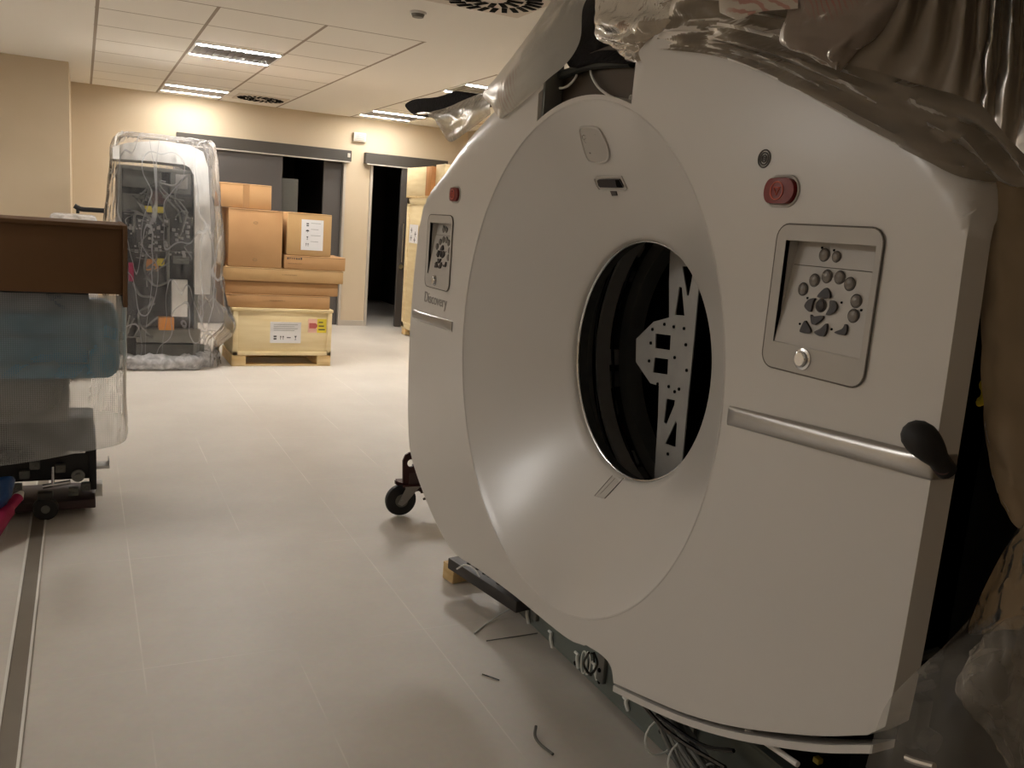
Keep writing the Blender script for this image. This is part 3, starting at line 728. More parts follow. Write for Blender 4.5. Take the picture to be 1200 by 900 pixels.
# perforated mounting plate across the bore
XP = 1.60
def pp(x, y): q = onx(x, y, XP); return (GY-q.y, q.z)
po = [pp(788, 262), pp(785, 300), pp(784, 330), pp(784, 372), pp(766, 377), pp(745.5, 397), pp(745, 424), pp(762, 449), pp(772, 452), pp(771, 490), pp(767, 555), pp(766, 590), pp(797, 590), pp(799, 545), pp(807, 460), pp(813, 400), pp(820, 325), pp(821, 300), pp(808, 296), pp(808, 262)]
ho = [[pp(799.5, 312), pp(812, 312.5), pp(811, 325), pp(807, 347), pp(805, 346)], [pp(796, 336), pp(799, 337), pp(802, 370), pp(791, 369)],
      [pp(768.5, 391), pp(786, 393), pp(785, 410.5), pp(768, 408)], [pp(767, 419), pp(783, 421), pp(782, 439), pp(765, 436.5)],
      [pp(781, 467), pp(791, 469), pp(790, 475), pp(781, 497), pp(778, 495)], [pp(792, 493), pp(793, 497), pp(791.5, 524), pp(779.5, 520)]]
b = BM(); plate(b, po, ho, lambda u, v: Vector((XP, GY-u, v)), lambda u, v: Vector((XP+.004, GY-u, v))); mp = obj('mounting_plate', b, M['zinc'], scan)
mp['label'] = 'pale metal mounting plate with triangular cut-outs'
for x, y in [(779, 380), (790, 383), (802, 385), (771, 450), (784, 453), (796, 456), (763, 402), (761, 423), (791, 419), (805, 434), (783, 532), (804, 404), (765, 386), (791, 459)]:
    q = onx(x, y, XP); b = BM(); cyl(b, q+X*.001, q-X*.003, .005, 10); obj('bolt', b, M['void'], mp)
b = BM(); box(b, 1.66, 1.86, 1.78, 1.98, .74, 1.03, .02); cyl(b, (1.70, 1.93, 1.12), (1.70, 1.83, 1.30), .035, 14); box(b, 1.68, 1.72, 1.78, 2.02, 1.085, 1.10, .004); box(b, 1.70, 1.84, 1.80, 1.97, 1.13, 1.2, .01)
obj('drive_unit', b, M['darkgrey'], scan)
# black backing panel added on the near side so the gap stays dark
b = BM()
box(b, 1.262, 2.2, .935, .965, .10, 1.60, .004); box(b, 1.262, 1.36, .935, 1.02, .12, 1.55, .004)
obj('side_backing', b, M['void'], scan)
b = BM()
for k in range(3): cyl(b, (1.27, .925, .70+k*.03), (1.31, .915, .71+k*.03), .008, 10)
box(b, 1.262, 1.30, .90, .935, .60, .69, .006); cyl(b, (1.29, .93, .62), (1.29, .88, .62), .02, 14)
obj('side_connector', b, M['dark'], scan)
# bottom lip of the cover
lipc = [Vector((u, v-.020, 0)) for u, v in [(.405, .318), (.55, .353), (.70, .396), (.86, .457), (1.05, .548), (1.175, .622)]]
b = BM(); L_ = catmull(lipc, 6)
lp = [(q.x, q.y+.009) for q in L_] + [(q.x, q.y-.007) for q in reversed(L_)]
plate(b, lp, [], lambda u, v: G(u, v, -.006), lambda u, v: G(u, v, -.06)); obj('cover_lip', b, M['shell'], scan)
# steel base rail and cabling
b = BM()
RX = 1.30
P0, P1 = onx(597, 690, RX), onx(880, 960, RX)
def rl(t, dz=0, dx=0): q = P0.lerp(P1, t); return Vector((RX+dx, q.y, q.z+dz))
print('rail', P0, P1)
ya, yb = 2.62, 1.02
ZB = .055
rail_out = [(ya, ZB), (ya-.05, ZB+.10), (ya, ZB+.20), (yb, ZB+.20), (yb, ZB)]
box(b, 1.44, 1.455, yb, ya+.25, .03, .24, .002); box(b, 1.44, 1.52, yb, ya+.25, .022, .034, .002); box(b, 1.44, 1.52, yb, ya+.25, .236, .248, .002)
br = obj('base_rail', b, M['rail'], scan)
for y in (2.55, 2.10, 1.66, 1.30):
    b = BM(); box(b, 1.425, 1.44, y-.02, y+.02, .06, .19, .004); obj('rail_bracket', b, M['midgrey'], br)
    b = BM(); cyl(b, (1.426, y, .10), (1.421, y, .10), .007, 10); obj('bolt', b, M['void'], br)
for (x1_, y1_), (x2_, y2_) in (((609, 707), (608, 716)), ((617, 715), (618.5, 731)), ((645, 741), (646, 759)), ((676, 766), (676.5, 783)), ((696, 778), (699, 797)), ((733, 819), (735, 833))):
    b = BM(); A_, B_ = onx(x1_, y1_, 1.432), onx(x2_, y2_, 1.432); tube(b, catmull([A_+X*.004, A_.lerp(B_, .4), B_+X*.004], 4), .0062, 7); tube(b, [A_+Y*.012, A_-Y*.010], .005, 6)
    obj('cable_tie', b, M['tie'], br)
for k in range(3):
    b = BM(); c_ = onx(684+k*3.2, 776+k*1.5, 1.425); tube(b, [c_+Y*(.016*math.cos(a))+Z*(.038*math.sin(a))+X*(.004*k) for a in [2*PI*q/24 for q in range(24)]], .0024, 6, closed=True)
    obj('wire_coil', b, M['tie'] if k < 2 else M['black_gloss'], br)
for x_, y_ in ((674, 777), (702, 799), (774, 857)):
    b = BM(); c_ = onx(x_, y_, 1.44); cyl(b, c_, c_-X*.002, .007, 12); obj('bolt', b, M['void'], br)
b = BM()
cr = random.Random(5)
for k in range(13):
    oy = cr.uniform(-.03, .03); oz = cr.uniform(0, .05); ox = cr.uniform(-.025, .03)
    tube(b, catmull([(1.45+ox, 1.85, .20+oz*.5), (1.37+ox, 1.68, .17+oz), (1.33+ox, 1.50, .13+oz+oy), (1.33+ox, 1.30, .12+oz), (1.36+ox, 1.05, .14+oz)], 6), .0075, 7)
cb = obj('cable_bundle', b, pbr('grey_cable', (96, 96, 90), .45, var=.1), scan)
for y in (1.66, 1.56, 1.46, 1.37, 1.28):
    b = BM(); tube(b, [(1.335+.048*math.cos(a), y+.008*math.sin(a), .155+.045*math.sin(a)) for a in [2*PI*q/16 for q in range(16)]], .003, 5, closed=True); obj('cable_tie', b, M['tie'], cb)
b = BM(); tube(b, catmull([onx(719, 770, 1.30), onx(735, 800, 1.30), onx(770, 845, 1.31), onx(800, 870, 1.32), onx(850, 900, 1.33)], 5), .006, 6); tube(b, catmull([onx(770, 838, 1.27), onx(820, 872, 1.26), onx(860, 880, 1.26)], 5), .005, 6)
tube(b, catmull([onx(690, 765, 1.34), onx(684, 778, 1.36), onx(692, 790, 1.38), onx(700, 778, 1.38), onx(696, 765, 1.36)], 5), .004, 6)
obj('loose_cable', b, M['black_gloss'], scan)
b = BM(); tube(b, catmull([onx(875, 856, 1.22), onx(900, 872, 1.22), onx(935, 896, 1.22)], 4), .006, 8); obj('white_conduit', b, M['white'], scan)
b = BM(); box(b, 1.315, 1.33, 1.135, 1.15, .412, .424, .002); obj('yellow_tag', b, pbr('dull_yellow', (150, 130, 40), .6), scan)
b = BM(); box(b, 1.47, 1.60, 1.02, 2.60, .03, .30, .01); box(b, 1.52, 1.60, .95, 2.9, .03, .55, .01); obj('base_frame', b, M['void'], scan)
# outrigger foot on the far lower side
def obox(bm, c, l, w, h, az, bev=.004, tilt=0):
    R4 = Matrix.Translation(c) @ Matrix.Rotation(az, 4, 'Z') @ Matrix.Rotation(tilt, 4, 'Y')
    box(bm, -l/2, l/2, -w/2, w/2, -h/2, h/2, bev, M4=R4); return R4
p_a, p_b = onz(538, 657, .12), onz(600, 703, .10)
dv = p_b-p_a; az = math.atan2(dv.y, dv.x); cc = (p_a+p_b)/2
b = BM(); R4 = obox(b, (cc.x+.03, cc.y+.0, .098), dv.length+.10, .105, .045, az)
ot = obj('outrigger_arm', b, pbr('charcoal_arm', (52, 48, 47), .5), scan)
b = BM()
for k, r_ in ((-.14, .009), (-.08, .009), (-.03, .010), (.0, .009), (.07, .015), (.13, .010)): cyl(b, R4 @ Vector((k, -.012, .0225)), R4 @ Vector((k, -.012, .0245)), r_, 14)
obj('bolt_hole', b, M['void'], ot)
b = BM(); obox(b, (cc.x+.105, cc.y+.01, .125), .30, .012, .09, az); obox(b, (cc.x+.12, cc.y-.10, .05), .16, .07, .06, az); obj('outrigger_flange', b, M['dark'], ot)
b = BM(); tube(b, catmull([onz(535, 667, .13), onz(545, 662, .15), onz(556, 667, .15), onz(562, 676, .13)], 5), .003, 6); obj('cable_tie', b, M['white'], ot)

# wooden block under the outrigger
q = onz(535, 682, 0)
b = BM(); obox(b, (q.x+.05, q.y+.035, .0375), .17, .075, .072, math.radians(12), .003); o = obj('wooden_block', b, M['wood'], None, org=(q.x+.04, q.y+.03, 0)); tag(o, 'small pale wooden block wedged under the black outrigger arm', 'block')

# caster dolly
q = onz(468, 608, 0)
dl = empty('equipment_dolly', (1.42, 3.90, 0), 'maroon steel dolly with one black swivel caster beneath the far edge of the scanner', 'dolly')
YD = 3.88
b = BM(); fr = [(474, 580), (470, 571), (463, 567), (463, 563), (472, 566), (472, 540), (475, 533), (480, 530), (486, 531), (492, 545), (499, 562), (506, 577), (500, 580), (490, 575)]
L_ = [(ony(x, y, YD).x, ony(x, y, YD).z) for x, y in fr]
hc = ony(481.5, 542.5, YD)
plate(b, L_, [circle(hc.x, hc.z, .019, 20)], lambda a, c: Vector((a, YD-.004, c)), lambda a, c: Vector((a, YD+.008, c)))
box(b, 1.45, 2.3, YD+.008, YD+.07, .17, .24, .004); box(b, 1.38, 1.62, YD-.03, YD+.10, .150, .158, .002)
obj('dolly_frame', b, M['maroon'], dl)
b = BM(); p_ = ony(487, 561, YD-.006); box(b, p_.x-.035, p_.x+.05, YD-.012, YD-.004, p_.z-.035, p_.z+.03, .003); obj('gusset', b, pbr('worn_maroon', (86, 66, 62), .5), dl)
wc = ony(469, 592, YD); wc.z = .082; wr = .078
b = BM(); lathe(b, [(.03, -.018), (wr-.012, -.018), (wr-.003, -.013), (wr, 0), (wr-.003, .013), (wr-.012, .018), (.03, .018)], wc, Y, X, Z, 40, closed=True); obj('wheel', b, M['rubber'], dl)
b = BM(); cyl(b, wc-Y*.022, wc+Y*.022, .032, 20); obj('hub', b, M['midgrey'], dl)
b = BM()
for s in (-1, 1):
    yk = wc.y+s*.026
    L2 = [(wc.x-.022, wc.z-.012), (wc.x, wc.z-.024), (wc.x+.022, wc.z-.008), (wc.x+.085, wc.z+.066), (wc.x+.02, wc.z+.072)]
    plate(b, L2, [], lambda a, c: Vector((a, yk-.002, c)), lambda a, c: Vector((a, yk+.002, c)))
box(b, wc.x+.01, wc.x+.095, wc.y-.035, wc.y+.035, .148, .154, .002); cyl(b, wc-Y*.034, wc+Y*.034, .009, 12)
obj('caster_fork', b, M['zinc'], dl)
b = BM(); tube(b, catmull([ony(493, 577, YD), ony(499, 576, YD), ony(503, 582, YD), ony(496, 585, YD)], 4), .006, 8); obj('brake_pedal', b, M['brown'], dl)

# litter on the floor
def strip(name, pts, r, mat, label, cat):
    b = BM(); tube(b, catmull([onz(x, y, z) for x, y, z in pts], 5), r, 6); o = obj(name, b, mat, None, org=onz(pts[0][0], pts[0][1], 0)); return tag(o, label, cat)
strip('cable_tie', [(609, 706, .05), (590, 718, .02), (570, 731, .004), (556, 742, .003)], .0028, M['tie'], 'thin white cable tie leaning from the base rail to the floor', 'cable tie')
strip('wire_offcut', [(570, 751, .003), (590, 748, .003), (630, 742, .003)], .0018, M['darkgrey'], 'thin dark wire offcut lying on the floor beside the base rail', 'wire')
strip('film_scrap', [(628, 851, .02), (627, 862, .012), (633, 872, .004), (648, 884, .003)], .0045, M['midgrey'], 'curled grey scrap lying alone on the floor at the bottom of the photo', 'scrap')
strip('plastic_shaving', [(565, 790, .003), (574, 793, .003), (585, 797, .003)], .0022, M['dark'], 'tiny dark shaving on the floor between the curled scrap and the wire offcut', 'shaving')

# ================================================================ SHEETING OVER THE SCANNER
def rowsx(rows): return [[onx(x, y, X_) for x, y, X_ in r] for r in rows]
def sheet(name, rows, mat, label, **k):
    R = rowsx(rows); org = R[-1][len(R[-1])//2]
    o = patch(name, R, mat, org=(org.x, org.y, org.z), **k); tag(o, label, 'plastic sheet'); return o
# black fabric between the sheets
R_ = rowsx([[(640, 96, 1.235), (632, 100, 1.24), (628, 104, 1.25)], [(657, 60, 1.30), (655, 45, 1.32), (650, 60, 1.36)], [(668, 78, 1.24), (672, 48, 1.33), (682, -15, 1.5)], [(700, 72, 1.23), (698, 40, 1.33), (698, -30, 1.5)], [(742, 72, 1.23), (742, 40, 1.33), (745, -30, 1.5)], [(800, 60, 1.28), (800, 30, 1.38), (800, -30, 1.5)], [(870, 60, 1.30), (860, 20, 1.38), (860, -30, 1.5)]])
o = patch('black_cloth', R_, M['foam'], n=8, amp=.01, freq=5, seed=3, thick=.006, org=tuple(R_[3][1])); tag(o, 'black cloth bunched over the top opening of the scanner', 'cloth')
sheet('plastic_sheet', [[(655, -12, 1.30), (674, -12, 1.30), (694, -12, 1.30)], [(628, 28, 1.24), (650, 22, 1.22), (683, 10, 1.25)], [(605, 60, 1.20), (630, 55, 1.17), (680, 46, 1.22)], [(580, 92, 1.19), (612, 85, 1.15), (664, 74, 1.19)], [(566, 111, 1.20), (592, 112, 1.15), (642, 93, 1.18)], [(578, 126, 1.20), (586, 134, 1.17), (617, 116, 1.18)], [(586, 138, 1.20), (588, 139, 1.18), (592, 136, 1.19)]],
      film('printed_sheeting', (240, 237, 230), body=1.0, vb=0, gloss=.07, rough=.3, bump=.45, bscale=12, trans=.65, red=(22, (.4, .2, .9), (-.02, -.055, .10), .10)), 'pale flap of plastic sheeting with faded red print hanging left of the opening', n=8, m=10, amp=.010, freq=7, seed=1)
# foam strip and crumpled film beyond the scanner
b = BM(); fo = [(477, 125), (482, 119), (492, 116), (515, 114), (537, 107), (545, 110), (561, 114), (556, 120), (530, 126), (509, 133), (490, 136)]
XF = 1.42
fl = [(onx(x, y, XF).y, onx(x, y, XF).z) for x, y in fo]; fl = [(q.x, q.y) for q in catmull([Vector((a, c, 0)) for a, c in fl], 3, True)]
fc = onx(520, 122, XF)
plate(b, fl, [], lambda a, c: Vector((XF-.01, a, c)), lambda a, c: Vector((XF+.10, a, c)))
o = obj('foam_strip', b, M['foam'], None, smooth=30, org=tuple(fc)); tag(o, 'dark foam strip sticking out past the far shoulder of the scanner', 'foam')
sheet('plastic_sheet', [[(485, 134, 1.40), (496, 131, 1.38), (512, 134, 1.36)], [(510, 130, 1.38), (512, 140, 1.33), (518, 154, 1.34)], [(535, 121, 1.36), (530, 140, 1.32), (527, 166, 1.34)], [(556, 112, 1.34), (552, 132, 1.27), (540, 160, 1.30)], [(570, 108, 1.28), (574, 120, 1.24), (574, 134, 1.25)]],
      M['filmB'], 'small crumpled clear film over the far shoulder of the scanner beneath the foam strip', n=8, m=8, amp=.018, freq=7, seed=4)
# main translucent sheet lying over the top
sheet('plastic_sheet', [[(756, 57, 1.20), (780, 30, 1.19), (800, -40, 1.22)], [(800, 60, 1.178), (830, 26, 1.172), (850, -40, 1.21)], [(843, 67, 1.170), (870, 32, 1.165), (900, -40, 1.20)], [(899, 88, 1.166), (925, 45, 1.16), (950, -40, 1.20)], [(963, 120, 1.166), (990, 66, 1.16), (1010, -40, 1.20)], [(1026, 156, 1.168), (1055, 86, 1.165), (1075, -40, 1.20)], [(1076, 184, 1.173), (1115, 104, 1.165), (1140, -30, 1.19)], [(1120, 205, 1.19), (1170, 135, 1.175), (1215, 10, 1.19)], [(1163, 212, 1.235), (1214, 215, 1.19), (1260, 150, 1.17)]],
      M['filmC'], 'grey translucent sheet draped along the top edge of the scanner', n=10, m=16, amp=.034, freq=9, seed=5, fold=(1.5, .6))
sheet('plastic_sheet', [[(697, -10, 1.26), (760, -20, 1.24), (830, -20, 1.24), (885, -20, 1.30)], [(697, 22, 1.24), (745, 22, 1.19), (800, 18, 1.20), (845, 6, 1.26)], [(698, 44, 1.24), (735, 46, 1.18), (776, 40, 1.20), (812, 20, 1.25)], [(712, 52, 1.22), (739, 60, 1.19), (760, 52, 1.20), (785, 34, 1.24)], [(738, 68, 1.21), (744, 73, 1.19), (752, 70, 1.19), (757, 60, 1.21)]],
      film('crumpled_printed_film', (196, 184, 166), body=.85, vb=.6, gloss=.3, rough=.14, bump=1.0, bscale=20, trans=.3, red=(60, (.3, .2, .8), (0, .12, .17), .14)), 'shiny crumpled plastic with red print bunched just right of the opening', n=9, m=9, amp=.026, freq=9, seed=6)
sheet('plastic_sheet', [[(842, -12, 1.15), (880, -15, 1.14), (900, -15, 1.14), (935, -12, 1.15)], [(843, 12, 1.15), (862, 14, 1.13), (890, 8, 1.13), (935, 4, 1.14)], [(846, 16, 1.15), (866, 23, 1.13), (890, 14, 1.13), (935, 10, 1.14)]],
      M['filmA'], 'small pale rounded flap of sheeting at the top between two crumpled sheets', n=6, m=6, amp=.006, freq=5, seed=7)
sheet('plastic_sheet', [[(925, -15, 1.16), (985, -15, 1.13), (1045, -15, 1.12), (1110, -20, 1.15)], [(922, 16, 1.15), (965, 18, 1.12), (1020, 16, 1.11), (1062, 8, 1.14)], [(915, 48, 1.15), (955, 46, 1.12), (995, 44, 1.11), (1030, 40, 1.14)], [(938, 62, 1.15), (958, 66, 1.13), (978, 64, 1.12), (1005, 60, 1.14)], [(968, 76, 1.155), (972, 78, 1.14), (980, 82, 1.13), (985, 84, 1.145)]],
      film('brown_printed_sheeting', (146, 132, 120), body=.9, vb=.5, gloss=.14, rough=.25, bump=.5, bscale=10, trans=.25, red=(40, (.2, .3, .8), (-.02, .02, .20), .13)), 'brownish printed sheet tapering to a point on the top of the scanner', n=8, m=9, amp=.014, freq=6, seed=8)
gm = film('glossy_pleated_film', (132, 120, 105), body=.95, vb=.15, gloss=.2, rough=.2, bump=.3, bscale=5, trans=.3)
def pleats(tops, bots, mids, label, seed):
    rows = []
    for r_, P_ in enumerate((tops, mids, bots)):
        rows.append([(x, y, 1.13+(-.022 if k % 2 else .012)*(1, .8, .35)[r_] - .0005*(x-1050)*(.6)) for k, (x, y) in enumerate(P_)])
    sheet('plastic_sheet', rows, gm, label, n=12, m=7, amp=.006, freq=5, seed=seed)
pleats([(1058, -20), (1072, -20), (1085, -20), (1100, -20), (1118, -20), (1132, -20), (1148, -20), (1156, -20), (1166, -20)],
       [(985, 74), (1022, 82), (1048, 90), (1075, 98), (1098, 105), (1118, 110), (1132, 116), (1142, 120), (1149, 124)],
       [(1030, 38), (1050, 38), (1070, 42), (1090, 46), (1110, 50), (1126, 52), (1140, 56), (1149, 58), (1157, 60)],
       'glossy folded sheet fanning down to a point beside the top right corner', 9)
pleats([(1160, -20), (1168, -20), (1178, -20), (1186, -20), (1198, -20), (1210, -20), (1225, -20), (1240, -20)],
       [(1148, 118), (1155, 128), (1164, 140), (1175, 154), (1188, 168), (1204, 184), (1222, 200), (1240, 216)],
       [(1152, 50), (1162, 52), (1172, 56), (1184, 60), (1198, 66), (1212, 74), (1228, 82), (1242, 90)],
       'dark glossy pleated sheet hanging in the extreme top right corner', 19)
sheet('plastic_sheet', [[(1161, 196, 1.24), (1185, 196, 1.25), (1240, 190, 1.30)], [(1151, 300, 1.255), (1182, 300, 1.26), (1240, 300, 1.31)], [(1150, 420, 1.27), (1182, 420, 1.27), (1240, 420, 1.32)], [(1156, 520, 1.28), (1187, 540, 1.28), (1240, 560, 1.33)], [(1172, 590, 1.30), (1194, 620, 1.30), (1240, 640, 1.34)]],
      film('shadowed_curtain_film', (185, 165, 138), body=.85, gloss=.08, rough=.35, bump=.4, bscale=5, trans=.3), 'brown translucent curtain of film hanging down the near side of the scanner', n=8, m=10, amp=.02, freq=8, seed=10, fold=(.3, 1.5))
b = BM(); tube(b, [onx(1146+10*math.cos(a), 460+11*math.sin(a), 1.33) for a in [2*PI*k/18 for k in range(18)]], .008, 8, closed=True); o = obj('yellow_strap_end', b, M['yellow'], scan)
# wrapped equipment at the bottom right corner
we = empty('wrapped_crate', (1.35, .80, .0), 'dark equipment case under clear film in the bottom right corner', 'equipment case')
b = BM(); box(b, 1.20, 1.62, .62, .86, .02, .42, .015)
ce = onx(1100, 905, 1.28)
obj('case', b, pbr('slate_case', (60, 66, 72), .4, var=.08), we)
b = BM(); box(b, 1.18, 1.64, .60, .88, .40, .43, .006); obj('case_lid', b, M['midgrey'], we)
b = BM(); tube(b, catmull([onx(1062, 888, 1.20), onx(1075, 893, 1.2), onx(1095, 898, 1.2)], 4), .006, 8); obj('case_handle', b, M['chrome'], we)
def sheety(name, rows, mat, label, **k):
    R = [[Vector(ony(x, y, Y_)) for x, y, Y_ in r] for r in rows]; org = R[-1][len(R[-1])//2]
    o = patch(name, R, mat, org=tuple(org), **k); tag(o, label, 'plastic sheet'); return o
sheety('plastic_sheet', [[(1205, 700, .80), (1170, 705, .84), (1145, 712, .88), (1130, 740, .90)], [(1205, 760, .72), (1150, 770, .76), (1100, 785, .82), (1060, 800, .86)], [(1205, 830, .70), (1140, 825, .74), (1080, 830, .80), (1030, 845, .84)], [(1205, 940, .68), (1130, 940, .72), (1060, 940, .76), (1004, 940, .80)]],
       M['bag'], 'clear grey film stretched over the case in the bottom right corner', n=9, m=9, amp=.012, freq=6, seed=12, fold=(1, .6))
sheety('plastic_sheet', [[(1215, 600, .80), (1205, 606, .80), (1198, 612, .82)], [(1215, 650, .76), (1190, 652, .80), (1168, 660, .84)], [(1215, 700, .74), (1175, 710, .80), (1135, 735, .86)], [(1215, 740, .74), (1175, 738, .78), (1148, 744, .82)]],
       film('dull_brown_film', (150, 130, 104), body=.9, vb=.3, gloss=.2, rough=.2, bump=.9, bscale=18, trans=.3), 'brownish wrinkled film leaning against the dark gap beside the scanner', n=8, m=8, amp=.012, freq=7, seed=13)
sheety('plastic_sheet', [[(1215, 722, .70), (1188, 722, .68), (1160, 738, .70), (1142, 762, .72)], [(1215, 770, .66), (1180, 775, .62), (1145, 785, .64), (1121, 805, .68)], [(1215, 820, .64), (1185, 830, .60), (1155, 830, .62), (1136, 835, .66)], [(1215, 880, .64), (1200, 880, .61), (1180, 872, .62), (1162, 862, .66)], [(1215, 940, .64), (1210, 940, .62), (1205, 935, .62), (1198, 925, .64)]],
       film('shiny_bundle_film', (170, 162, 150), body=.4, gloss=.35, rough=.1, bump=1.0, bscale=16, trans=.4), 'shiny bundle of clear plastic at the right edge above the film covered case', n=9, m=9, amp=.022, freq=8, seed=14)

# ================================================================ BOXES AT THE FAR END
YC = 8.09
def carton(name, x0, x1, z0, z1, y0, depth, mat, label, tape=None, cat='box', az=0, group='cardboard boxes stacked on the wooden crate', rim=True):
    t = empty(name, ((x0+x1)/2, y0+depth/2, z0), label, cat, group)
    b = BM(); box(b, x0, x1, y0, y0+depth, z0, z1, .004); obj('carton_body', b, mat, t)
    b = BM(); xm = (x0+x1)/2
    box(b, x0+.004, x1-.004, y0+depth/2-.03, y0+depth/2+.03, z1, z1+.0012)
    if tape == 'front': box(b, xm-.028, xm+.028, y0-.0012, y0, z0+.004, z1-.002)
    obj('tape', b, M['tape'], t)
    if rim:
        b = BM(); box(b, x0, x1, y0-.002, y0+.001, z1-.010, z1-.006); obj('lid_crease', b, M['inkfade'], t, smooth=0)
    return t
cA = carton('cardboard_box', 1.12, 2.07, .535, .655, YC, .5, M['card'], 'lower long flat cardboard box lying directly on the wooden crate')
cB = carton('cardboard_box', 1.11, 2.145, .657, .775, YC+.01, .5, M['card'], 'long flat cardboard box second up from the wooden crate, with a shadowed front')
cC = carton('cardboard_box', 1.10, 2.185, .777, .895, YC-.01, .52, M['card2'], 'longest flat cardboard box, directly beneath the two cube shaped boxes')
cD = carton('cardboard_box', 1.64, 2.20, .899, 1.02, YC-.01, .45, M['card'], 'short flat cardboard box with dark print, beneath the labelled box')
cE = carton('cardboard_box', 1.15, 1.615, .899, 1.405, YC-.005, .45, M['card'], 'large plain cube shaped cardboard box beside the labelled one')
cF = carton('cardboard_box', 1.66, 2.06, 1.024, 1.405, YC, .40, M['card2'], 'cube shaped cardboard box with a white handling label')
cG = carton('cardboard_box', 1.08, 1.515, 1.41, 1.62, YC+.02, .40, M['card'], 'taped cardboard box topmost of the stack', tape='front')
def text_marks(parent, x0, x1, z, h, y, mat, n, seed):
    r = random.Random(seed); b = BM(); w = (x1-x0)/n
    for k in range(n):
        c = x0+w*(k+.5); s = r.choice((0, 1, 2))
        for q in range(2+s % 2): box(b, c-w*.36+q*w*.3, c-w*.2+q*w*.3, y-.001, y, z, z+h*r.uniform(.7, 1))
        box(b, c-w*.36, c+w*.3, y-.001, y, z+h*r.choice((0, .4, .75)), z+h*r.choice((0, .4, .75))+h*.22)
    obj('printed_line', b, mat, parent, smooth=0)
text_marks(cD, 1.66, 1.80, .985, .020, YC-.012, M['ink'], 7, 1); text_marks(cD, 1.67, 1.80, .945, .008, YC-.012, M['inkfade'], 10, 2)
text_marks(cC, 1.62, 1.76, .838, .010, YC-.0115, M['inkfade'], 10, 3); text_marks(cA, 1.52, 1.66, .60, .010, YC-.0015, M['inkfade'], 10, 4)
b = BM()
for z in (1.29, .965): tube(b, [(1.38+.018*math.cos(a), YC-.006, z+.010*math.sin(a)) for a in [2*PI*k/12 for k in range(12)]], .002, 4, closed=True)
obj('printed_mark', b, M['inkfade'], cE)
def handling(bm, x, y, z, s, kind):
    if kind == 'up':
        for q in (-.25, .25):
            box(bm, x+q*s-.05*s, x+q*s+.05*s, y-.001, y, z-.4*s, z+.1*s)
            f = bm.faces.new([bm.verts.new(p) for p in ((x+q*s-.2*s, y-.001, z+.1*s), (x+q*s+.2*s, y-.001, z+.1*s), (x+q*s, y-.001, z+.45*s))])
    elif kind == 'umb':
        pts = [(x+.45*s*math.cos(a), y-.001, z+.4*s*math.sin(a)) for a in [PI*k/8 for k in range(9)]]
        bm.faces.new([bm.verts.new(p) for p in pts]); box(bm, x-.04*s, x+.04*s, y-.001, y, z-.4*s, z)
    elif kind == 'glass':
        bm.faces.new([bm.verts.new(p) for p in ((x-.25*s, y-.001, z+.4*s), (x+.25*s, y-.001, z+.4*s), (x+.05*s, y-.001, z), (x-.05*s, y-.001, z))])
        box(bm, x-.04*s, x+.04*s, y-.001, y, z-.35*s, z); box(bm, x-.2*s, x+.2*s, y-.001, y, z-.42*s, z-.34*s)
    elif kind == 'fork':
        box(bm, x-.3*s, x+.3*s, y-.001, y, z+.1*s, z+.4*s); box(bm, x-.3*s, x+.3*s, y-.001, y, z-.4*s, z-.1*s)
    else:
        box(bm, x-.4*s, x+.4*s, y-.001, y, z-.06*s, z+.12*s)
b = BM(); box(b, 1.785, 1.985, YC-.002, YC, 1.075, 1.35); lb = obj('paper_label', b, M['paper'], cF, smooth=0)
b = BM()
for k, kd in enumerate(('fork', 'umb', 'glass', 'up')): handling(b, 1.84, YC-.0025, 1.305-k*.06, .035, kd)
obj('handling_symbol', b, M['ink'], lb, smooth=0)
b = BM()
for k in range(4): box(b, 1.87, 1.96-.02*(k % 2), YC-.0035, YC-.0025, 1.318-k*.055, 1.321-k*.055)
obj('printed_line', b, M['midgrey'], lb, smooth=0)
# crate on its pallet
ct = empty('wooden_crate', (1.65, YC+.3, 0), 'pale plywood shipping crate on wooden feet at the bottom of the cardboard stack', 'crate')
b = BM(); box(b, 1.205, 2.09, YC, YC+.6, .105, .505, .003); obj('crate_side', b, M['ply'], ct)
b = BM(); box(b, 1.185, 2.105, YC-.015, YC+.62, .505, .532, .004); obj('crate_lid', b, M['ply'], ct)
b = BM()
for x0, x1 in ((1.20, 1.245), (2.055, 2.095)): box(b, x0, x1, YC-.010, YC, .10, .505, .002)
box(b, 1.20, 2.095, YC-.010, YC, .10, .135, .002); obj('crate_batten', b, M['ply'], ct)
for x0, x1 in ((1.195, 1.32), (1.97, 2.095)):
    b = BM(); box(b, x0, x1, YC-.005, YC+.6, .0, .10, .003); obj('pallet_foot', b, M['wood'], ct)
b = BM(); box(b, 1.20, 2.09, YC, YC+.09, .0, .016, .002); box(b, 1.20, 2.09, YC+.5, YC+.6, .0, .016, .002); obj('pallet_board', b, M['wood'], ct)
b = BM(); box(b, 1.53, 1.81, YC-.002, YC, .215, .41); lb = obj('paper_label', b, M['paper'], ct, smooth=0)
b = BM()
for k, kd in enumerate(('fork', 'up', 'bar', 'glass')): handling(b, 1.575+k*.062, YC-.0025, .265, .045, kd)
obj('handling_symbol', b, M['ink'], lb, smooth=0)
b = BM()
for k in range(4): box(b, 1.56, 1.78-.03*(k % 2), YC-.0035, YC-.0025, .385-k*.018, .388-k*.018)
obj('printed_line', b, M['midgrey'], lb, smooth=0)
b = BM(); box(b, 1.875, 1.955, YC-.002, YC, .315, .445); lb = obj('shock_label', b, M['pinkp'], ct, smooth=0)
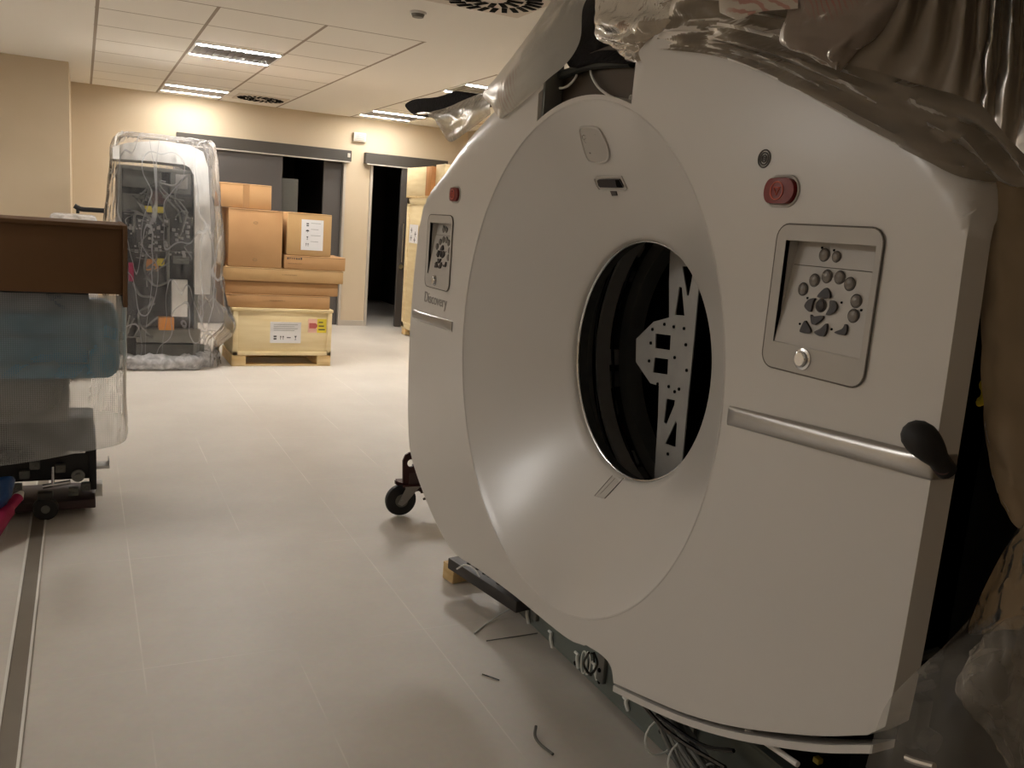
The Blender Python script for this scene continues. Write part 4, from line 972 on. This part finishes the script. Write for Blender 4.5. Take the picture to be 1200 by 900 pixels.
b = BM(); box(b, 1.885, 1.945, YC-.003, YC-.002, .355, .405, .0); cyl(b, (1.94, YC-.0032, .38), (1.94, YC-.002, .38), .022, 16); obj('label_mark', b, M['rose'], lb, smooth=0)
b = BM(); box(b, 1.96, 2.045, YC-.002, YC, .315, .445); lb2 = obj('warning_label', b, M['yellow'], ct, smooth=0)
b = BM()
for k in range(3): box(b, 1.972, 2.033-.01*k, YC-.003, YC-.002, .34+k*.034, .35+k*.034)
obj('printed_line', b, M['ink'], lb2, smooth=0)

# tall crates in front of the right doorway
cr2 = empty('wooden_crate', (3.95, 9.95, 0), 'tall pale plywood crate beside the right hand doorway, partly behind the scanner', 'crate')
XK = 3.59
b = BM(); box(b, XK, XK+.85, 9.50, 10.42, .10, 1.675, .003); obj('crate_side', b, M['ply'], cr2)
b = BM()
for a in ((10.34, 10.42, .10, 1.675), (9.50, 9.58, .10, 1.675), (9.5, 10.42, .08, .16), (9.5, 10.42, 1.60, 1.675)): box(b, XK-.012, XK, *a, .002)
obj('crate_batten', b, M['ply'], cr2)
for y0_ in (9.50, 10.28):
    b = BM(); box(b, XK, XK+.85, y0_, y0_+.14, 0, .10, .003); obj('pallet_foot', b, M['wood'], cr2)
b = BM(); box(b, XK-.015, XK-.012, 9.98, 10.28, 1.14, 1.36); lb = obj('paper_label', b, M['paper'], cr2, smooth=0)
b = BM()
for yy, zz in ((10.20, 1.29), (10.20, 1.20), (10.06, 1.25), (10.08, 1.18)):
    box(b, XK-.017, XK-.015, yy-.03, yy+.03, zz-.004, zz+.004); box(b, XK-.017, XK-.015, yy-.006, yy+.006, zz-.03, zz+.03)
obj('handling_symbol', b, M['ink'], lb, smooth=0)
b = BM(); box(b, XK-.03, XK-.012, 9.62, 9.80, 1.24, 1.27, .003); obj('clamp', b, M['darkgrey'], cr2)
b = BM()
for k in range(7): box(b, XK-.0135, XK-.012, 9.72, 9.78, .30+k*.10, .34+k*.10)
obj('stencil_mark', b, M['inkfade'], cr2, smooth=0)
cr3 = empty('wooden_crate', (3.9, 10.0, 1.69), 'small pale wooden crate with an orange corner post, topmost on the tall crate', 'crate')
b = BM(); box(b, XK-.02, XK+.7, 9.76, 10.45, 1.70, 2.03, .003); obj('crate_side', b, M['ply'], cr3)
b = BM(); box(b, XK-.03, XK+.1, 9.58, 9.76, 1.70, 2.03, .003); obj('corner_post', b, M['pine2'], cr3)
b = BM(); box(b, XK+.02, XK+.7, 9.30, 9.58, 1.70, 2.05, .003); box(b, XK+.01, XK+.02, 9.40, 9.52, 1.86, 1.90); obj('end_panel', b, M['ply'], cr3)
b = BM(); box(b, XK-.02, XK+.75, 9.40, 10.45, 1.676, 1.70, .003); obj('crate_base', b, M['wood'], cr3)

# ================================================================ WRAPPED ELECTRONICS RACK
rk = empty('electronics_rack', (.62, 8.35, 0), 'open electronics cabinet with white side column and dark modules, standing under clear film', 'electronics cabinet')
YR = 8.0
def rx(px, py): p = ony(px, py, YR); return p.x, p.z
# white rounded arch (top and right column)
arch_o = [(235, 425), (231, 330), (228, 260), (229, 200), (226, 182), (216, 173), (190, 168), (140, 167), (133, 172), (132, 186)]
arch_i = [(150, 189), (218, 196), (226, 200), (227, 240), (228, 330), (232, 425)]
wo = [rx(*p) for p in [(132, 186), (132, 172), (150, 167), (190, 165), (222, 170), (238, 178), (244, 196), (246, 240), (248, 300), (246, 345), (228, 345), (228, 300), (228, 240), (227, 205), (222, 196), (216, 193), (180, 189)]]
b = BM(); plate(b, wo, [], lambda a, c: Vector((a, YR, c)), lambda a, c: Vector((a, YR+.62, c))); obj('cabinet_cover', b, M['white'], rk)
x0, z1 = rx(138, 192); x1, z0 = rx(229, 405)
b = BM(); box(b, x0, x1+.02, YR+.10, YR+.60, .10, z1-.01, .004); obj('cabinet_body', b, M['black'], rk)
b = BM(); box(b, x0, x0+.03, YR+.02, YR+.12, .10, z1, .002); box(b, x1-.012, x1+.02, YR+.02, YR+.12, .10, z1, .002); box(b, x0, x1, YR+.02, YR+.10, z1-.03, z1, .002)
obj('cabinet_frame', b, M['midgrey'], rk)
def mod(name, px0, py0, px1, py1, mat, d=.05, parent=rk, bev=.004):
    a, c = rx(px0, py0); a2, c2 = rx(px1, py1); b = BM(); box(b, a, a2, YR+.10-d, YR+.10, c2, c, bev); return obj(name, b, mat, parent)
mod('fan_unit', 144, 196, 190, 222, M['darkgrey'], .04); mod('power_module', 200, 200, 224, 228, M['midgrey'], .06)
s = mod('display_unit', 206, 204, 220, 222, M['silver'], .075)
mod('power_module', 201, 230, 225, 243, M['dark'], .06); mod('control_board', 144, 226, 170, 250, M['darkgrey'], .045); mod('relay_unit', 176, 224, 196, 240, M['maroon'], .05)
mod('warning_label', 168, 241, 192, 250, M['yellow'], .07); mod('cable_tray', 146, 250, 190, 254, M['midgrey'], .065)
mod('circuit_module', 160, 258, 196, 292, M['black'], .05); mod('circuit_module', 200, 296, 226, 328, M['void'], .06); mod('circuit_module', 203, 300, 222, 310, M['darkgrey'], .07)
mod('yellow_tag', 172, 304, 186, 318, M['orange'], .075); mod('yellow_tag', 184, 303, 193, 312, M['yellow'], .078)
mod('door_plate', 202, 328, 220, 372, M['white'], .07); mod('divider_bar', 150, 293, 228, 296, M['midgrey'], .08); mod('divider_bar', 196, 256, 199, 330, M['midgrey'], .08)
mod('slanted_cover', 160, 336, 196, 366, M['black'], .05)
mod('orange_tag', 186, 372, 204, 387, M['orange'], .11); mod('red_unit', 151, 308, 157, 330, M['magenta'], .09)
mod('base_unit', 160, 385, 235, 402, M['midgrey'], .10); mod('base_unit', 160, 404, 240, 424, M['darkgrey'], .06)
cr = random.Random(11); b = BM()
for k in range(26):
    a = cr.uniform(150, 224); c = cr.uniform(200, 375); pts = []
    for q in range(5): pts.append(ony(a, c, YR-.01+cr.uniform(-.02, .03))); a = min(225, max(148, a+cr.uniform(-16, 16))); c = min(395, c+cr.uniform(-4, 20))
    tube(b, catmull(pts, 5), cr.choice((.005, .007, .010)), 6)
obj('cabling', b, pbr('mixed_cables', (150, 150, 146), .4, var=.5, scale=9, dark=(30, 32, 34)), rk)
b = BM()
for k in range(60):
    p_ = ony(cr.uniform(150, 224), cr.uniform(255, 300), YR+.03); s_ = cr.uniform(.005, .015); box(b, p_.x-s_, p_.x+s_, p_.y-.02, p_.y+.02, p_.z-s_, p_.z+s_, .001)
obj('connectors', b, M['silver'], rk)['kind'] = 'stuff'
for (xx, yy) in ((.42, 8.1), (.98, 8.1), (.42, 8.52), (.98, 8.52)):
    b = BM(); cyl(b, (xx-.02, yy, .045), (xx+.02, yy, .045), .045, 20); box(b, xx-.03, xx+.03, yy-.03, yy+.03, .085, .11, .003); obj('caster', b, M['rubber'], rk)
# its clear film: front, wraps round the sides
def drape(name, label, mat, amp, seed, prof, x_c, y_c):
    """prof: rows top to bottom of (half width x, half depth y, centre dx, z); closed tube of film"""
    b = BM(); nseg = 96; rings = []
    full = catmull([Vector((p[0], p[1], p[3])) for p in prof], 7); dx = catmull([Vector((p[2], 0, 0)) for p in prof], 7)
    N_ = len(full)
    for j, (q, dd) in enumerate(zip(full, dx)):
        ring = []
        for k in range(nseg):
            a = 2*PI*k/nseg; ca, sa = math.cos(a), math.sin(a); e_ = .42
            x_ = q.x*(abs(ca)**e_)*(1 if ca > 0 else -1); y_ = q.y*(abs(sa)**e_)*(1 if sa > 0 else -1)
            v_ = Vector((ca*6.5, sa*6.5, q.z*.7+seed)); v2 = Vector((ca*5, sa*5, q.z*3.5+seed*2)); 
            d_ = (.5-abs(noise.noise(v_)))*1.2+(.4-abs(noise.noise(v2)))*.9+.3*noise.noise(v2*2.7)
            g_ = amp*(.35+.65*j/N_)
            ring.append(b.verts.new((x_c+dd.x+x_+ca*d_*g_, y_c+y_+sa*d_*g_, q.z+.02*d_*(1 if 3 < j < N_-2 else .3))))
        rings.append(ring)
    for j in range(N_-1):
        for k in range(nseg): b.faces.new((rings[j][k], rings[j][(k+1) % nseg], rings[j+1][(k+1) % nseg], rings[j+1][k]))
    b.faces.new(rings[0])
    o = obj(name, b, mat, None, smooth=80, org=(x_c, y_c, 0)); return tag(o, label, 'plastic sheet')
drape('plastic_cover', 'tall clear film cover draped over the electronics cabinet, puddling at its foot', M['filmD'], .05, 2.3,
      [(.30, .30, .0, 1.955), (.37, .345, .0, 1.925), (.40, .36, .0, 1.85), (.42, .37, .0, 1.6), (.45, .38, .0, 1.3), (.47, .39, .0, 1.0), (.47, .40, .0, .7), (.49, .42, .03, .5), (.52, .44, .05, .38), (.50, .42, .04, .27), (.43, .40, .0, .16), (.42, .42, .0, .06), (.43, .44, .0, .01)], .64, 8.33)
# film bunched at the foot
b = BM(); nr = 120; R_ = []
for k in range(nr):
    a = 2*PI*k/nr; ca, sa = math.cos(a), math.sin(a); ring = []
    for j in range(12):
        t_ = 2*PI*j/12; d_ = noise.noise(Vector((ca*4, sa*4, j*.9)))*.035+(.4-abs(noise.noise(Vector((ca*9, sa*9, j*.7)))))*.03
        rr2 = .055+d_; ring.append(b.verts.new((.60+(.40+rr2*math.cos(t_))*(abs(ca)**.6)*(1 if ca > 0 else -1), 8.33+(.43+rr2*math.cos(t_))*(abs(sa)**.6)*(1 if sa > 0 else -1), .066+max(-.062, rr2*math.sin(t_)*1.1))))
    R_.append(ring)
for k in range(nr):
    for j in range(12): b.faces.new((R_[k][j], R_[(k+1) % nr][j], R_[(k+1) % nr][(j+1) % 12], R_[k][(j+1) % 12]))
o = obj('bunched_film', b, M['filmE'], None, smooth=80, org=(.60, 8.33, 0)); tag(o, 'crumpled clear film heaped on the floor round the foot of the electronics cabinet', 'plastic sheet')
# dark handle thing with pale wrap seen left of the rack above the brown box
p_ = ony(92, 250, 7.4)
t = empty('wrapped_trolley', (-.05, 7.6, 0), 'pale wrapped trolley with a dark top bar, just left of the electronics cabinet', 'trolley')
b = BM(); box(b, -.22, .10, 7.42, 7.8, .10, 1.27, .03); obj('trolley_body', b, M['filmE'], t)
b = BM(); tube(b, catmull([ony(87, 241, 7.4), ony(95, 245, 7.4), ony(108, 246, 7.4), ony(122, 247, 7.4)], 5), .018, 8); cyl(b, (-.03, 7.45, 1.28), (-.03, 7.45, 1.34), .012, 8); obj('top_bar', b, M['black'], t)
for yy in (7.5, 7.72):
    b = BM(); cyl(b, (-.1, yy, .05), (-.06, yy, .05), .05, 16); box(b, -.12, .02, yy-.02, yy+.02, .09, .12); obj('caster', b, M['rubber'], t)

# ================================================================ LEFT FOREGROUND
# cardboard box on the cushion
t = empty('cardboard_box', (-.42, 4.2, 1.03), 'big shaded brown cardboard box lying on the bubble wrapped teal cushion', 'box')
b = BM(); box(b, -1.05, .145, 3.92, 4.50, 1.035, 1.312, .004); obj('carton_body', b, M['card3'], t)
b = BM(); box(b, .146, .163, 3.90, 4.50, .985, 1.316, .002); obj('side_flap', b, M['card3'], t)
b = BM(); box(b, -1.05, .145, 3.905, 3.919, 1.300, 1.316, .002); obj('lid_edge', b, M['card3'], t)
# teal cushion / cradle
t = empty('padded_cradle', (-.42, 4.25, .42), 'teal padded cushion wrapped in bubble wrap under the brown box', 'cushion')
b = BM(); box(b, -1.05, .135, 3.98, 4.50, .665, .965, .06, 5); obj('cushion', b, M['teal'], t)
b = BM(); box(b, -1.05, .02, 3.965, 4.5, .955, 1.028, .015, 3); obj('cushion_top', b, M['teal_d'], t)
b = BM(); box(b, -1.05, .02, 3.972, 3.985, .845, .855, .002); box(b, -1.05, .015, 3.972, 3.985, .735, .742, .002); box(b, .012, .02, 3.972, 3.985, .74, .85, .002); obj('stitched_seam', b, M['teal_d'], t)
b = BM(); box(b, -1.02, -.06, 4.08, 4.46, .46, .675, .03, 4); obj('support_tray', b, pbr('grey_support', (120, 118, 116), .5), t)
# bubble wrap hanging in front and round the end
def P3(x, y, z): return Vector((x, y, z))
rows = []
for z, dz in ((1.03, 0), (.90, 0), (.74, 0), (.58, 0), (.46, 0), (.36, 0)):
    bot = {.36: (.30, .31, .335, .37, .40, .42, .42)}.get(z)
    xs = (-1.05, -.60, -.25, -.02, .13, .165, .160); ys = (3.925, 3.925, 3.93, 3.935, 3.93, 4.03, 4.35)
    rows.append([P3(x, y, (bot[i] if bot else z)) for i, (x, y) in enumerate(zip(xs, ys))])
o = patch('bubble_wrap', rows, M['bubble'], n=8, m=8, amp=.010, freq=5, seed=20, org=(-.4, 3.93, .36)); tag(o, 'grey translucent bubble wrap hanging round the teal cushion at the left edge', 'bubble wrap')
rows = [[P3(-1.05, 3.93, 1.031), P3(-.4, 3.93, 1.031), P3(.10, 3.94, 1.031)], [P3(-1.05, 4.5, 1.031), P3(-.4, 4.5, 1.031), P3(.10, 4.5, 1.031)]]
# black cart underneath
t = empty('equipment_cart', (-.4, 4.35, 0), 'low black wheeled cart with small metal fittings beneath the bubble wrap', 'cart')
b = BM(); box(b, -1.0, .045, 4.25, 4.55, .16, .30, .01); box(b, -1.0, .035, 4.27, 4.5, .30, .44, .01); box(b, .015, .045, 4.24, 4.56, .11, .34, .003); obj('chassis', b, M['black'], t)
b = BM(); box(b, -1.0, .04, 4.22, 4.50, .03, .07, .004); obj('base_plate', b, pbr('dark_maroon_base', (58, 40, 40), .5), t)
b = BM(); box(b, .03, .10, 4.26, 4.34, .20, .215, .002); box(b, .04, .07, 4.26, 4.34, .07, .13, .002); box(b, .095, .10, 4.26, 4.34, .215, .24, .002); obj('end_bracket', b, M['white'], t)
b = BM(); cyl(b, (-.17, 4.20, .15), (-.06, 4.20, .165), .010, 10); cyl(b, (-.13, 4.2, .15), (-.13, 4.2, .24), .007, 8); obj('lock_lever', b, M['chrome'], t)
b = BM(); cyl(b, (-.03, 4.235, .18), (-.03, 4.25, .18), .028, 18); cyl(b, (-.03, 4.22, .18), (-.03, 4.24, .18), .014, 14); obj('adjuster', b, M['midgrey'], t)
b = BM(); box(b, -.07, .0, 4.235, 4.25, .285, .30, .002, M4=None); obj('silver_strip', b, M['chrome'], t)
for xx in (-.16, -.85):
    b = BM(); lathe(b, [(.015, -.016), (.045, -.016), (.052, -.008), (.052, .008), (.045, .016), (.015, .016)], P3(xx, 4.19, .053), X if False else Y, X, Z, 28, closed=True); w_ = obj('caster_wheel', b, M['rubber'], t)
    b = BM(); cyl(b, (xx, 4.17, .053), (xx, 4.21, .053), .018, 14); obj('wheel_hub', b, M['midgrey'], w_)
    b = BM(); box(b, xx-.03, xx+.03, 4.165, 4.215, .10, .13, .004); obj('caster_mount', b, M['dark'], w_)
for k, (x0_, z0_) in enumerate(((-.27, .14), (-.24, .20), (-.20, .24), (-.10, .22), (.0, .13), (-.05, .11))):
    b = BM(); box(b, x0_-.02, x0_+.02, 4.21, 4.25, z0_-.015, z0_+.02, .005); cyl(b, (x0_, 4.20, z0_), (x0_, 4.21, z0_), .008, 8); obj('fitting', b, M['darkgrey'], t)
# magenta sleeve and blue film at the left edge
pA, pB = onz(21, 583, .14), onz(-12, 628, .05)
b = BM(); tube(b, catmull([pA, pA.lerp(pB, .5)+Z*.01, pB, pB+(pB-pA)*.8-Z*.005], 6), [.022]*5+[.034]*14, 14)
o = obj('magenta_tube', b, M['magenta'], None, smooth=60, org=tuple(pB)); tag(o, 'magenta padded tube with a white tip lying at the bottom of the left hand cart', 'tube')
b = BM(); tube(b, [pA+(pA-pB).normalized()*.035, pA], [.010, .023], 14); obj('tip', b, M['white'], o)
rows = [[ony(-30, 560, 4.0), ony(-5, 560, 4.0), ony(12, 558, 4.0), ony(17, 562, 4.05)], [ony(-30, 585, 3.97), ony(-5, 585, 3.95), ony(8, 580, 3.97), ony(14, 575, 4.02)], [ony(-30, 605, 4.0), ony(-5, 603, 4.0), ony(3, 596, 4.0), ony(8, 590, 4.05)]]
o = patch('blue_film', rows, M['blue'], n=6, m=6, amp=.012, freq=5, seed=30, thick=.004, org=tuple(rows[-1][1])); tag(o, 'crumpled blue film poking out beneath the bubble wrap at the left edge', 'film')

# ================================================================ LIGHT
def area(name, loc, size, power, rot=(0, 0, 0), col=(1, .9, .78), sy=None):
    l = bpy.data.lights.new(name, 'AREA'); l.energy = power; l.color = col; l.shape = 'RECTANGLE'; l.size = size; l.size_y = sy or size
    o = bpy.data.objects.new(name, l); link(o); o.location = loc; o.rotation_euler = rot; return o
area('front_fill_light', (-1.5, -1.2, 2.58), 1.2, 7, col=(1, .94, .85))  # added fill without a fixture, lifts the near side of the scanner
w = bpy.data.worlds.new('world'); SC.world = w; w.use_nodes = True
w.node_tree.nodes['Background'].inputs[0].default_value = (.05, .045, .04, 1)
SC.view_settings.view_transform = 'Standard'; SC.view_settings.look = 'None'; SC.view_settings.gamma = 1; SC.view_settings.exposure = 0.1
SC.view_settings.use_curve_mapping = False
SC.cycles.use_denoising = True
SC.cycles.max_bounces = 10; SC.cycles.transparent_max_bounces = 16; SC.cycles.diffuse_bounces = 5
SC.cycles.sample_clamp_indirect = 30
